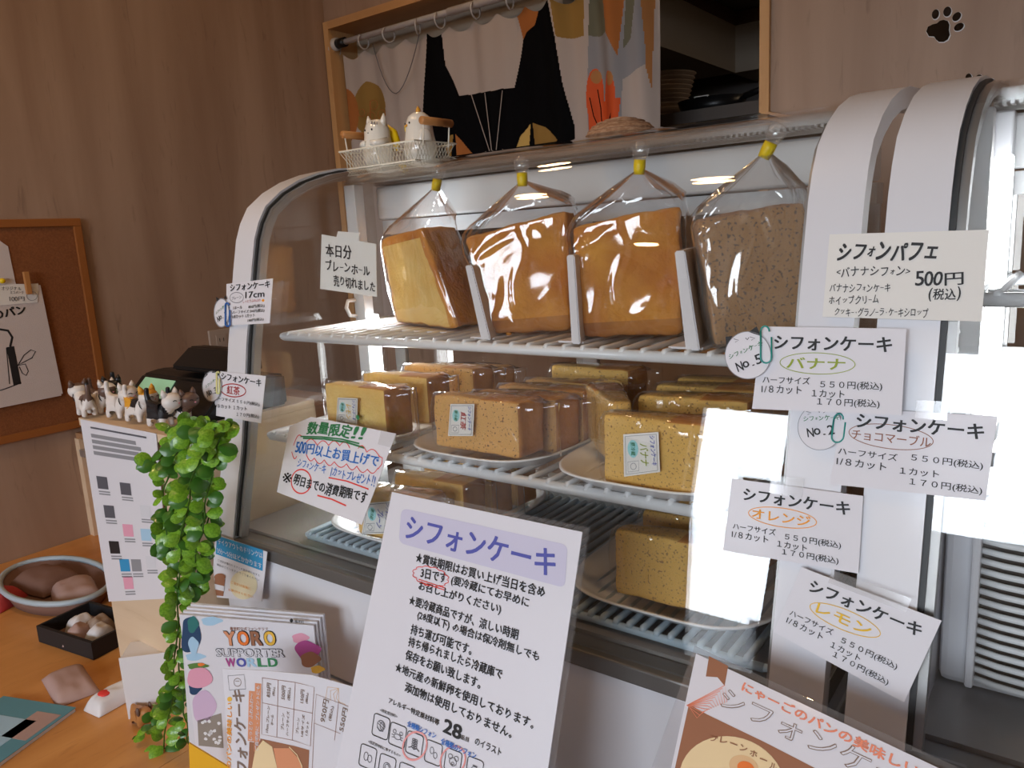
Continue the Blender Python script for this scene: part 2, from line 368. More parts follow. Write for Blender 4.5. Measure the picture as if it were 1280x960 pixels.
        fs = [(2*i, 2*i+1, (2*i+3) % (2*n), (2*i+2) % (2*n)) for i in range(n if closed else n-1)]
        s.raw(vs, fs, m, layer)
    def finish(s):
        for (m, layer), (V, F) in s.acc.items():
            me = bpy.data.meshes.new('lettering'); me.from_pydata(V, [], F)
            o = link('lettering' if m.startswith('ink') else 'print', me, s.ob, m); o['kind'] = 'stuff'
        return s.ob
def hash_(t):
    h = 7
    for ch in t: h = (h*31+ord(ch)) % 100003
    return h

def wire_clip(s, pts_px, rpx, m, off=.0015):
    """bent wire paper clip over the sheet's edge"""
    L = [s.loc(*p) for p in pts_px]; sc = abs(s.loc(pts_px[0][0]+1, pts_px[0][1])[0]-s.loc(*pts_px[0])[0])
    bm = bmesh.new(); tube(bm, [(a, b, off) for a, b in L], sc*rpx, 6)
    o = build('paper_clip', bm, m, s.ob, True); return o
def rloop(cx, cy, hw, hh, n=6, ang=0, open_=True):
    P = []
    for (sx, sy, a0) in ((1, 1, 0), (-1, 1, PI/2), (-1, -1, PI), (1, -1, 3*PI/2)):
        for k in range(n+1):
            t = a0+PI/2*k/n; P.append((sx*0+ (hw*math.cos(t)), math.copysign(max(hh-hw, 0), math.sin(t) if abs(math.sin(t)) > 1e-6 else (1 if sy > 0 else -1))+hw*math.sin(t)))
    return [(cx+x*math.cos(ang)-y*math.sin(ang), cy+x*math.sin(ang)+y*math.cos(ang)) for x, y in P]

# ================================================================ THE ROOM
XW = -1.933; YW = 1.70; CEIL = 2.5; XR = 1.6
def struct(name, *a, **k):
    o = box(name, *a, **k); o['kind'] = 'structure'; return o
struct('floor', XW-.1, XR, YF-.1, 4.2, -.05, 0, 'floor_wood')
struct('ceiling', XW-.1, XR+.1, YF-.12, YW+.12, CEIL, CEIL+.08, 'ceiling_white')
struct('wall_left', XW-.1, XW, YF-.1, YW+.12, 0, CEIL, 'wall_wood')
struct('wall_right', XR, XR+.1, YF-.1, YW+.12, 0, CEIL, 'plaster')
OX0, OX1, OZ0, OZ1 = XW+.004, -.568, 1.0, 1.965      # pass-through opening
def wall_with_hole(name, x0, x1, y0, y1, z0, z1, holes, m):
    """holes sorted in x: (hx0,hx1,hz0,hz1)"""
    bm = bmesh.new(); x = x0
    for (a, b, c, d) in holes:
        if a > x: box_bm(x, a, y0, y1, z0, z1, bm=bm)
        if c > z0: box_bm(a, b, y0, y1, z0, c, bm=bm)
        if d < z1: box_bm(a, b, y0, y1, d, z1, bm=bm)
        x = b
    box_bm(x, x1, y0, y1, z0, z1, bm=bm)
    o = build(name, bm, m); o['kind'] = 'structure'; return o
wall_with_hole('wall_back', XW, XR, YW, YW+.10, 0, CEIL, [(OX0, OX1, OZ0, OZ1)], 'wall_wood')
wall_with_hole('wall_front', XW, XR, YF-.12, YF, 0, CEIL, [WIN, DOOR], 'plaster')
# timber lining of the pass-through
struct('trim_1', OX0, OX0+.022, YW-.012, YW+.115, OZ0, OZ1, 'trim_wood')
struct('trim_2', OX1-.02, OX1, YW-.012, YW+.115, OZ0, OZ1, 'trim_wood')
struct('trim_3', OX0+.022, OX1-.02, YW-.012, YW+.115, OZ1-.022, OZ1, 'trim_wood_h')
struct('trim_4', OX0+.022, OX1-.02, YW-.012, YW+.115, OZ0, OZ0+.022, 'trim_wood_h')
# street side openings
def frame_in(name, a, b, c, d, mull):
    bm = bmesh.new(); t = .035
    for (p, q, r, s_) in [(a, a+t, c, d), (b-t, b, c, d), (a+t, b-t, d-t, d), (a+t, b-t, c, c+t)]+[(x-.015, x+.015, c+t, d-t) for x in mull]:
        box_bm(p, q, YF-.09, YF-.04, r, s_, bm=bm)
    o = build(name, bm, 'alu'); o['kind'] = 'structure'
    g = box('window_pane', a+t, b-t, YF-.067, YF-.063, c+t, d-t, 'window_glass', o)
    return o
frame_in('window_1', *WIN, [])
frame_in('window_2', *DOOR, [.14])
# outside: ground, low fence, hedge and a far house
struct('ground', -30, 25, -45, YF-.12, -.25, -.15, 'ground')
fn = empty('fence', (-2.2, -6.0, -.15), 'low white rail fence outside the shop window', 'fence')
for k in range(5): box('rail', -4, 7, -.02, .02, .16+.17*k, .21+.17*k, 'fence_white', fn)
for k in range(12): box('post', -4+k*1.0-.03, -4+k*1.0+.03, .02, .08, 0, 1.0, 'fence_white', fn)
bm = bmesh.new()
for k in range(60):
    ellipsoid(bm, (random.uniform(-9, -4.5), -9+random.uniform(-.6, .6), random.uniform(-.1, .8)), [random.uniform(.25, .5)]*3, 8, 6)
tag(build('hedge', bm, 'hedge'), 'dark green hedge beyond the fence outside the window', 'hedge', kind='stuff')

# kitchen behind the pass-through
KY = 3.0; kc = at(919, 91, KY); kx = kc.x; kzb = kc.z; kzt = at(919, 32, KY).z
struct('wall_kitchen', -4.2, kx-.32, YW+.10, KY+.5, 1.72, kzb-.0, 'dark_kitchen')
struct('wall_kitchen_left', -4.4, kx-.33, YW+.10, KY+.5, 0, kzb, 'kitchen_cream')
struct('floor_kitchen', -4.4, XR, YW+.1, KY+.5, -.05, 0, 'kitchen_grey')
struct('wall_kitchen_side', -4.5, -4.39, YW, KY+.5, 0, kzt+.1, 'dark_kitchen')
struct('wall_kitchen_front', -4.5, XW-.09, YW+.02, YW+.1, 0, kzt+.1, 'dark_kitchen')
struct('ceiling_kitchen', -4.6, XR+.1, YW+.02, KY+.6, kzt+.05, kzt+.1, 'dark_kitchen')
struct('wall_kitchen_upper', -4.4, kx-.32, KY+.001, KY+.5, kzb+.001, kzt+.1, 'kitchen_cream')
struct('wall_kitchen_back', kx-.32, XR, KY+.28, KY+.34, 0, kzt+.1, 'kitchen_grey')
bm = box_bm(-4.2, kx, YW+.101, KY, kzb, kzt); box_bm(kx-.01, XR, KY, KY+.3, kzb, kzt, bm=bm)
o = build('ceiling_soffit', bm, 'kitchen_cream'); o['kind'] = 'structure'
bm = box_bm(kx-.02, kx+.008, YW+.101, KY, kzt, kzt+.045); box_bm(kx, XR, KY-.008, KY+.02, kzt, kzt+.045, bm=bm)
o = build('trim_5', bm, 'kitchen_trim'); o['kind'] = 'structure'
struct('wall_kitchen_right', XR-.1, XR+.05, YW+.10, KY+.3, 0, kzt+.06, 'kitchen_grey')
KT = at(838, 160, 2.35).z
ks = empty('kitchen_worktop', (0, 0, 0), 'dark worktop in the kitchen seen through the opening', 'worktop')
box('worktop', kx-.30, kx+.65, 2.05, KY+.1, KT-.04, KT, 'dark_kitchen', ks); box('body', kx-.28, kx+.6, 2.1, KY+.1, 0, KT-.04, 'dark_kitchen', ks)

# ================================================================ CURTAIN AND ROD
cp0 = at(422, 55, 1.71); ROD_Z = cp0.z
rod = empty('curtain_rod', (cp0.x, 1.71, ROD_Z), 'thin white tension rod across the top of the kitchen opening', 'curtain rod')
bm = bmesh.new(); tube(bm, [(.03, 0, 0), (1.27, 0, 0)], .0085, 12); build('pole', bm, 'rod_white', rod, True)
bm = bmesh.new(); tube(bm, [(.45, 0, 0), (1.27, 0, 0)], .0105, 12); build('outer_pole', bm, 'rod_white', rod, True)
bm = bmesh.new(); tube(bm, [(-.025, 0, 0), (.0, 0, 0)], .019, 14); build('end_cap', bm, 'ring_grey', rod, True)
bm = bmesh.new(); tube(bm, [(.0, 0, 0), (.035, 0, 0)], .014, 14); build('rubber_collar', bm, 'black_plastic', rod, True)
ringme = None
bm = bmesh.new(); tube(bm, [(0, .021*math.sin(t), -.014+.021*math.cos(t)) for t in [2*PI*k/20*.86+.3 for k in range(21)]], .0022, 6); 
ro = build('curtain_ring', bm, 'ring_grey', None, True); ringme = ro.data
hooks = [418, 455, 487, 524, 552, 597, 640, 690, 735]
for i, hx in enumerate(hooks):
    o = ro if i == 0 else bpy.data.objects.new('curtain_ring', ringme)
    if i: COL.objects.link(o)
    X = at(hx, 60, 1.71).x; o.location = (X, 1.71, ROD_Z); o.rotation_euler = (0, 0, random.uniform(-.3, .5))
    tag(o, 'pale curtain ring on the white rod, %s from its left end' % ('first', 'second', 'third', 'fourth', 'fifth', 'sixth', 'seventh', 'eighth', 'ninth')[i], 'curtain ring', 'curtain rings on the rod')

def inside(p, poly):
    x, y = p; c = False; n = len(poly)
    for i in range(n):
        x0, y0 = poly[i]; x1, y1 = poly[(i+1) % n]
        if (y0 > y) != (y1 > y) and x < (x1-x0)*(y-y0)/(y1-y0)+x0: c = not c
    return c
def ell(cx, cy, rx, ry, ang=0): return lambda p: ((((p[0]-cx)*math.cos(ang)+(p[1]-cy)*math.sin(ang))/rx)**2+((-(p[0]-cx)*math.sin(ang)+(p[1]-cy)*math.cos(ang))/ry)**2) < 1
def pg(*pts): return lambda p: inside(p, pts)
FAB = ['fabric_white', 'fabric_black', 'fabric_orange', 'fabric_ochre', 'fabric_red', 'fabric_grey', 'fabric_green', 'fabric_amber', 'fabric_yellow']
# printed areas of the cloth, later ones on top
PR = [(1, pg((533, 30), (700, -20), (716, 130), (722, 300), (730, 560), (505, 560), (522, 300), (524, 205))),
      (0, pg((553, 35), (560, 22), (640, -2), (660, 2), (652, 45), (643, 109), (574, 119), (558, 80))),
      (2, pg((640, -5), (676, -14), (668, 25), (652, 47))),
      (0, pg((684, -20), (735, -20), (735, 300), (722, 300), (718, 160), (706, 106), (697, 45))),
      (3, pg((688, -20), (728, -20), (728, 44), (698, 44))),
      (3, ell(462, 135, 20, 34)), (2, ell(436, 145, 13, 34)), (7, pg((405, 40), (425, 70), (428, 215), (405, 215))),
      (2, pg((570, 168), (591, 193), (575, 201), (572, 199))), (3, pg((563, 170), (568, 168), (566, 198), (560, 190))),
      (8, pg((645, 190), (650, 170), (661, 154), (659, 188))), (3, pg((664, 153), (682, 159), (700, 175), (694, 184), (668, 188))),
      (5, pg((733, -20), (812, -20), (812, 300), (733, 300))),
      (6, pg((733, -20), (775, -20), (775, 38), (733, 42))), (2, pg((757, -20), (782, -20), (776, 70), (762, 42))),
      (7, pg((799, -20), (812, -20), (812, 200), (806, 60))), (6, pg((783, -10), (795, -10), (790, 45), (781, 60))),
      (0, pg((781, 100), (806, 80), (812, 110), (812, 200), (781, 200))),
      (4, ell(741, 120, 10, 36)), (4, ell(764, 125, 11, 36)), (4, pg((733, 128), (780, 123), (778, 150), (762, 160), (735, 178))), (7, ell(742, 95, 6, 9)), (7, ell(766, 99, 6, 9)),
      (0, pg((405, 250), (520, 250), (520, 520), (405, 520)))]
def proj(P):
    q = R3.transposed() @ (Vector(P)-CAM); return (640+FPX*q.x/-q.z, 480-FPX*q.y/-q.z)
cx0 = at(424, 60, 1.71).x; cx1 = at(812, 10, 1.71).x; zt = ROD_Z-.03; zb = 1.04; ZM = 1.50
NX, NZ = 480, 250
V = []; F = []; mi = []
for j in range(NZ+1):
    z = zt+(ZM-zt)*j/(NZ-30) if j <= NZ-30 else ZM+(zb-ZM)*(j-NZ+30)/30
    for i in range(NX+1):
        x = cx0+(cx1-cx0)*i/NX; u = i/NX
        amp = .006+.016*max(0, (u-.66)/.34)
        y = 1.73+amp*math.sin(x*34+1.3*math.sin(z*3))+amp*.5*math.sin(x*81+z*4)
        dz = -.020*abs(math.sin((x-cx0)/(.085)*PI))*(1-j/NZ)**4 if j < 120 else 0
        V.append((x, y, z+dz))
for j in range(NZ):
    for i in range(NX):
        F.append((j*(NX+1)+i, j*(NX+1)+i+1, (j+1)*(NX+1)+i+1, (j+1)*(NX+1)+i))
        x = cx0+(cx1-cx0)*(i+.5)/NX; z = zt+(ZM-zt)*(j+.5)/(NZ-30) if j < NZ-30 else ZM+(zb-ZM)*(j+.5-NZ+30)/30; p = proj((x, 1.73, z)); k = 0
        for (mm, f) in PR:
            if f(p): k = mm
        mi.append(k)
me = bpy.data.meshes.new('curtain'); me.from_pydata(V, [], F); me.polygons.foreach_set('material_index', mi); me.polygons.foreach_set('use_smooth', [True]*len(F))
cur = link('curtain', me, None, FAB); tag(cur, 'printed cloth curtain with big black shape and red tulip hanging in kitchen opening', 'curtain')
def on_curtain(pts, r, m, name='printed_line'):
    bm = bmesh.new(); tube(bm, [at(x, y, 1.712) for x, y in pts], r, 5); o = build(name, bm, m, cur); return o
on_curtain([(465+i*3.9, 55+120*0+70*math.sin(PI*min(1, i/14*1.0))**.8*(1 if 1 else 0)) if 0 else (466+58*i/14, 55+68*(1-abs(i/7-1)**1.8)-12*i/14) for i in range(15)], .0012, 'ink_grey')
for (a, b) in (((589, 118), (613, 192)), ((606, 116), (615, 192)), ((628, 113), (620, 190))): on_curtain([a, b], .0011, 'fabric_white')
for (cx_, cy_, r_) in ((467, 131, 5), (477, 143, 5), (464, 146, 5), (452, 141, 4)): on_curtain([(cx_+r_*math.cos(t/10*2*PI), cy_+r_*1.2*math.sin(t/10*2*PI)) for t in range(11)], .001, 'fabric_orange')
on_curtain([(463, 126), (463, 156)], .0018, 'fabric_orange')
for pts in ([(747, 112), (751, 135), (752, 150), (756, 168)], [(766, 118), (764, 140), (758, 165)], [(737, 122), (742, 145), (752, 168)]): on_curtain(pts, .0013, 'fabric_black')

# ================================================================ DISPLAY CASES
PROF = [(.55, .925), (.563, .98), (.5775, 1.035), (.592, 1.105), (.605, 1.175), (.6125, 1.208), (.620, 1.245), (.628, 1.28), (.636, 1.312), (.645, 1.333), (.658, 1.353), (.684, 1.372), (.715, 1.387), (.75, 1.398), (.787, 1.405), (.83, 1.408), (.88, 1.41)]
YB = .885
def offset_prof(d):
    out = []; n = len(PROF)
    for i, (y, z) in enumerate(PROF):
        a = PROF[max(i-1, 0)]; b = PROF[min(i+1, n-1)]; t = Vector((b[0]-a[0], b[1]-a[1])).normalized(); nn = Vector((-t.y, t.x))
        out.append((y+nn.x*d, z+nn.y*d))
    return out
def prof_shell(name, x0, x1, d0, d1, m, parent, sub=1, z0=None, drop=0):
    A = offset_prof(d0); B = offset_prof(d1)
    if drop: A = [(A[0][0]-.003*0, A[0][1]-drop)]+A; B = [(B[0][0], B[0][1]-drop)]+B
    bm = bmesh.new(); g = []
    for x in (x0, x1): g.append([[bm.verts.new((x, y, z)) for y, z in P] for P in (A, B)])
    n = len(A)
    for i in range(n-1):
        bm.faces.new((g[0][0][i], g[1][0][i], g[1][0][i+1], g[0][0][i+1])); bm.faces.new((g[0][1][i], g[0][1][i+1], g[1][1][i+1], g[1][1][i]))
        for k in (0, 1): bm.faces.new((g[k][0][i], g[k][0][i+1], g[k][1][i+1], g[k][1][i]))
    for i in (0, n-1): bm.faces.new((g[0][0][i], g[0][1][i], g[1][1][i], g[1][0][i]))
    bmesh.ops.recalc_face_normals(bm, faces=bm.faces[:])
    bmesh.ops.split_edges(bm, edges=[e for e in bm.edges if len(e.link_faces) == 2 and e.calc_face_angle(0) > .6])
    o = build(name, bm, m, parent, True)
    return o
def profile_panel(name, x, m, parent, th=.003, d=-.004):
    P = offset_prof(d); bm = bmesh.new()
    P = P+[(YB-.002, .925)]
    a = [bm.verts.new((x, y, z)) for y, z in P]; b = [bm.verts.new((x+th, y, z)) for y, z in P]
    bm.faces.new(a); bm.faces.new(b[::-1]); n = len(P)
    for i in range(n): bm.faces.new((a[i], a[(i+1) % n], b[(i+1) % n], b[i]))
    bmesh.ops.recalc_face_normals(bm, faces=bm.faces[:]); return build(name, bm, m, parent)
def case(label, x0, x1, fw, left=True, right=True):
    t = empty('display_case', (0, 0, 0), label, 'display case')
    if left:
        prof_shell('end_frame', x0, x0+fw, .005, -.012, 'white_enamel', t, drop=.03)
        prof_shell('gasket', x0+fw, x0+fw+.004, .002, -.010, 'gasket', t); prof_shell('inner_frame', x0+fw+.004, x0+fw+.010, -.001, -.012, 'grey_metal', t)
        profile_panel('side_glass', x0+.010, 'side_glass', t)
    if right:
        prof_shell('end_frame', x1-fw, x1, .005, -.012, 'white_enamel', t, drop=.03)
        profile_panel('side_glass', x1-.014, 'side_glass', t)
        prof_shell('gasket', x1-fw-.003, x1-fw, .001, -.010, 'grey_metal', t)
    gx0 = x0+(fw if left else 0); gx1 = x1-(fw if right else 0)
    prof_shell('curved_glass', gx0, gx1, .0, -.005, 'case_glass', t)
    # lower body
    bd = box('body', x0, x1, .556, YB, 0, .905, 'white_enamel', t, .003)
    box('upper_panel', x0+.002, x1-.002, .549, .556, .775, .905, 'white_enamel', t, .002)
    box('lower_panel', x0+.002, x1-.002, .549, .556, .30, .770, 'white_enamel', t, .002)
    box('glass_sill', x0+fw*.9, x1-fw*.9, .546, .575, .905, .922, 'steel_dark', t, .002)
    box('liner_floor', x0+.01, x1-.01, .576, YB, .905, .925, 'liner', t)
    # top back rail and back frame
    box('top_rail', gx0, gx1, .855, YB, 1.386, 1.401, 'grey_metal', t)
    box('light_cover', gx0, gx1, .858, YB, 1.335, 1.384, 'white_enamel_inner', t, .003)
    box('back_rail', gx0, gx1, .868, YB+.012, 1.312, 1.333, 'white_enamel_inner', t)
    box('back_sill', gx0, gx1, .868, YB+.012, .925, .955, 'white_enamel_inner', t)
    xm = (gx0+gx1)/2
    for (a, b, y) in ((gx0, xm+.02, .872), (xm-.02, gx1, .884)):
        d = empty('sliding_door', (0, 0, 0), None, None); d.parent = t
        box('door_frame', a, a+.022, y, y+.008, .955, 1.312, 'alu', d); box('door_frame', b-.022, b, y, y+.008, .955, 1.312, 'alu', d)
        box('door_glass', a+.022, b-.022, y+.003, y+.006, .955, 1.312, 'side_glass', d)
    # lamp strip moulded in clear ribs under the curved top
    bm = bmesh.new(); box_bm(gx0, gx1, .800, .812, 1.389, 1.400, bm=bm)
    n = int((gx1-gx0)/.006)
    for k in range(n): box_bm(gx0+k*.006, gx0+k*.006+.003, .797, .815, 1.386, 1.390, bm=bm)
    o = build('lamp_strip', bm, 'rib_plastic', t); o['kind'] = 'stuff'
    return t
FW = .041
AX0, AX1 = -.937, -.140
BX0, BX1 = -.124, .70
caseA = case('white refrigerated display case with curved glass holding the bagged cakes', AX0, AX1, FW)
caseB = case('empty white curved-glass display case at the right of the cake case', BX0, BX1, FW, True, True)
# posts with lamp tubes and shelf clips
def post(t, X, Y, power=1.6, aim=.35):
    box('shelf_post', X, X+.022, Y-.006, Y+.012, .925, 1.385, 'white_enamel_inner', t, .001)
    box('lamp_tube', X+.024, X+.038, Y-.004, Y+.008, .96, 1.345 if t is caseB else 1.195, 'led', t, .003)
    l = bpy.data.lights.new('tube_light', 'AREA'); l.shape = 'RECTANGLE'; l.size = .012; l.size_y = .34; l.energy = power; l.color = (.90, .95, 1.0)
    o = bpy.data.objects.new('tube_light', l); COL.objects.link(o); o.parent = t; o.matrix_basis = Matrix.Translation((X+.040 if power > 0 else X-.004, Y-.006, 1.15)) @ (Matrix.Rotation(-aim, 4, 'Z') @ Matrix.Rotation(-PI/2, 4, 'Y')) @ Matrix.Rotation(PI/2, 4, 'Z')
    for z in (1.205, 1.165, 1.08, 1.04):
        bm = bmesh.new(); tube(bm, [(X+.004, Y-.008, z+.012), (X+.004, Y-.022, z+.012), (X+.004, Y-.026, z+.002), (X+.004, Y-.020, z-.010), (X+.004, Y-.008, z-.012)], .003, 6)
        build('shelf_clip', bm, 'white_wire', t, True)
post(caseA, -.895, .80); post(caseB, -.098, .80, .12)
box('shelf_post', -.205, -.185, .80, .82, .925, 1.385, 'white_enamel_inner', caseA)

def wire_shelf(label, x0, x1, y0, y1, z, m='white_wire', step=.022, group=None, fr=.0055):
    t = empty('wire_shelf', (x0, y0, z), label, 'shelf', group); W = x1-x0; D = y1-y0
    bm = bmesh.new(); tube(bm, [(.01, 0, 0), (W-.01, 0, 0)], fr, 10); build('front_rail', bm, m, t, True)
    bm = bmesh.new(); tube(bm, [(.01, D, 0), (W-.01, D, 0)], fr, 8); build('back_rail', bm, m, t, True)
    for x in (0, W):
        s = 1 if x == 0 else -1
        bm = bmesh.new(); tube(bm, [(x+s*.012, .0, 0), (x+s*.003, .003, 0), (x, .012, 0), (x, D-.01, 0), (x+s*.01, D, 0)], fr*.9, 8); build('side_rail', bm, m, t, True)
    bm = bmesh.new(); tube(bm, [(.005, D*.5, -.004), (W-.005, D*.5, -.004)], fr*.6, 6); build('middle_rail', bm, m, t, True)
    n = int(W/step); bm = bmesh.new(); tube(bm, [(0, -.002, .002), (0, 0, .005), (0, .008, .0045), (0, D, .0045)], .0034, 6)
    c0 = build('cross_wire', bm, m, t, True); c0.location.x = step
    for k in range(2, n):
        c = c0.copy(); COL.objects.link(c); c.parent = t; c.location.x = k*step
    return t
SX0, SX1 = -.883, -.188
wire_shelf('upper white wire shelf carrying the big bagged cakes', SX0, SX1, .645, .855, 1.182, group=None)
wire_shelf('middle white wire shelf carrying foam trays of cake slices', SX0, SX1, .607, .855, 1.052)
wire_shelf('blue-grey wire rack on the floor of the cake case', -.80, SX1, .588, .855, .932, 'blue_grey_wire', .014, fr=.004)
# second case
wire_shelf('upper bent wire shelf inside the empty right case', -.074, .60, .66, .855, 1.235, step=.02)
wire_shelf('lower wire shelf inside the empty right case', -.074, .60, .64, .855, 1.12, step=.02)

# ================================================================ BAGGED CAKES
def lerp(a, b, t): return a+(b-a)*t
def quad_pt(q, u, v): return q[0].lerp(q[1], u).lerp(q[3].lerp(q[2], u), v)
def cake_block(name, bot, top, mats, parent, pick, n=16, amp=.0016, smooth=3, seed=0):
    """rounded, slightly uneven block between a bottom and a top quad (FL,FR,BR,BL)"""
    bm = bmesh.new(); g = {}
    def P(i, j, k): return quad_pt(bot, i/n, j/n).lerp(quad_pt(top, i/n, j/n), k/n)
    def vt(i, j, k):
        if (i, j, k) not in g: g[(i, j, k)] = bm.verts.new(P(i, j, k))
        return g[(i, j, k)]
    info = []
    for a in range(n):
        for b in range(n):
            for (s, qd) in (('front', [(a, 0, b), (a+1, 0, b), (a+1, 0, b+1), (a, 0, b+1)]), ('back', [(a, n, b), (a, n, b+1), (a+1, n, b+1), (a+1, n, b)]),
                            ('left', [(0, a, b), (0, a, b+1), (0, a+1, b+1), (0, a+1, b)]), ('right', [(n, a, b), (n, a+1, b), (n, a+1, b+1), (n, a, b+1)]),
                            ('bottom', [(a, b, 0), (a, b+1, 0), (a+1, b+1, 0), (a+1, b, 0)]), ('top', [(a, b, n), (a+1, b, n), (a+1, b+1, n), (a, b+1, n)])):
                f = bm.faces.new([vt(*c) for c in qd]); f.material_index = pick(s, (a+.5)/n, (b+.5)/n); f.smooth = True
    for _ in range(smooth): bmesh.ops.smooth_vert(bm, verts=bm.verts[:], factor=.5, use_axis_x=True, use_axis_y=True, use_axis_z=True)
    bm.normal_update()
    for v in bm.verts:
        q = v.co*38+Vector((seed*7.3, 0, 0)); v.co += v.normal*(noise.noise(q)*amp*1.6+noise.noise(q*3.3)*amp*.7)
    me = bpy.data.meshes.new(name); bm.to_mesh(me); bm.free()
    return link(name, me, parent, mats)
def bag(name, bot, top, tie, parent, m='bag_film', grow=1.07, seed=0, nseg=64, crk=.006):
    bm = bmesh.new(); rings = []
    cb = sum(bot, Vector())/4; ct = sum(top, Vector())/4
    H = (ct-cb).length
    lv = [(-.0, 1.0), (.02, 1.03), (.12, 1.04), (.25, 1.05), (.38, 1.05), (.5, 1.05), (.62, 1.06), (.74, 1.06), (.86, 1.06), (.96, 1.05), (1.03, 1.0), (1.09, .9), (1.14, .76), (1.2, .60), (1.26, .44), (1.31, .30), (1.36, .17), (1.395, .075)]
    top_t = lv[-1][0]
    for (t, sc) in lv:
        tt = min(t, 1.0); q = [bot[i].lerp(top[i], tt) for i in range(4)]; c = sum(q, Vector())/4
        k = 0 if t <= 1 else (t-1)/(top_t-1)
        cc = c.lerp(tie, k**.85); ring = []
        for a in range(nseg):
            th = 2*PI*a/nseg; u = math.cos(th); v = math.sin(th); e = lerp(.28, .9, k)
            u = math.copysign(abs(u)**e, u); v = math.copysign(abs(v)**e, v)
            p = quad_pt(q, .5+.5*u, .5+.5*v)-c
            nz_ = noise.noise(Vector((u*3.1+seed*5, v*3.1, t*5.0))); cr = abs(noise.noise(Vector((u*5+seed*3, v*5, t*3+2))))
            s_ = sc*grow*(1+.02*nz_)
            d = p.normalized()*(crk*(cr-.25)*(1.2 if t > .2 else .4)) if t < 1.25 else Vector()
            ple = 1+.22*k*math.sin(a*9+seed)*(1 if k > .2 else 0)
            w_ = cc+p*s_*ple+d
            w_.z = max(w_.z, cb.z-.004)
            ring.append(bm.verts.new(w_))
        rings.append(ring)
    for A, B in zip(rings, rings[1:]):
        for a in range(nseg): bm.faces.new((A[a], A[(a+1) % nseg], B[(a+1) % nseg], B[a]))
    bm.faces.new(rings[0][::-1])
    return build(name, bm, m, parent, True)
def bagged_cake(px, Ys, depth, tie_px, tieY, tie_dir, label, mats, pick, seed, film='bag_film', zfloor=1.1885):
    (a, b, c, d) = px; y0, y1 = Ys
    FL = at(*a, y0); FR = at(*b, y1); TR = at(*c, y1); TL = at(*d, y0)
    dz = zfloor+.003-min(FL.z, FR.z)
    FL.z = zfloor+.004; FR.z = zfloor+.004
    D = Vector((*depth, 0)); bot = [FL, FR, FR+D, FL+D]; top = [TL, TR, TR+D*.9, TL+D*.9]
    c0 = sum(bot, Vector())/4
    t = empty('bagged_chiffon_cake', (c0.x, c0.y, zfloor), label, 'cake', 'bagged half cakes on the top shelf')
    L = [v-t.location for v in bot]; U = [v-t.location for v in top]
    cake_block('cake', L, U, mats, t, pick, n=22, seed=seed, smooth=4)
    tie = at(*tie_px, tieY)-t.location
    bag('bag', L, U, tie, t, film, seed=seed)
    td = Vector(tie_dir).normalized()
    bm = bmesh.new(); tube(bm, [tie-td*.004, tie, tie+td*.004, tie+td*.010], [.0052, .0056, .0060, .0058], 12); build('tie_tape', bm, 'tape_yellow', t, True)
    bm = bmesh.new(); tube(bm, [tie+td*.008, tie+td*.014, tie+td*.022, tie+td*.027], [.0045, .0075, .0085, .0045], 12); build('bag_tip', bm, 'bag_film_milky', t, True)
    for k in range(1):
        bm = bmesh.new(); s_ = Vector((-.012+.024*random.random(), .004, .004))
        vs = [bm.verts.new(p) for p in (tie-td*.002, tie+s_*1.2-td*.010, tie+s_*1.6+td*.004, tie+td*.002)]; bm.faces.new(vs); build('bag_fold', bm, 'bag_film', t)
    return t, L, U
def pk_half(s, u, v):
    if s == 'front': return 2 if v < .15 else 0
    if s == 'top': return 1
    if s == 'bottom': return 2
    return 0
crm = ['crust', 'crust_top', 'crust_dark', 'crumb']
c1, L1, U1 = bagged_cake([(494, 396), (571, 411), (526, 284), (474, 300)], (.745, .70), (-.012, .085), (545, 234), .74, (.35, 0, 1),
    'leftmost bagged cake on top shelf, showing its pale cut side and a sticker', crm, lambda s, u, v: (3 if (s == 'front' and .04 < u < .93 and v < .92) else (1 if s == 'top' else 0)), 1)
c2, L2, U2 = bagged_cake([(614, 418), (713, 400), (709, 262), (580, 298)], (.67, .72), (-.045, .09), (653, 228), .70, (0, 0, 1),
    'second bagged cake from the left on top shelf, orange-brown crust with dark bottom edge', crm, pk_half, 2)
c3, L3, U3 = bagged_cake([(729, 418), (853, 405), (852, 256), (714, 284)], (.67, .715), (-.045, .09), (799, 213), .70, (.1, 0, 1),
    'third bagged cake from the left on top shelf, orange-brown, under lamp reflections', crm, pk_half, 3)
c4, L4, U4 = bagged_cake([(893, 428), (1003, 418), (1008, 250), (872, 276)], (.655, .70), (-.045, .09), (957, 192), .70, (.55, 0, 1),
    'rightmost bagged cake on top shelf, speckled brown in a milky crinkled bag', ['crust_tea', 'crust_tea', 'crust_tea', 'crumb_tea'], pk_half, 4, 'bag_film_milky')

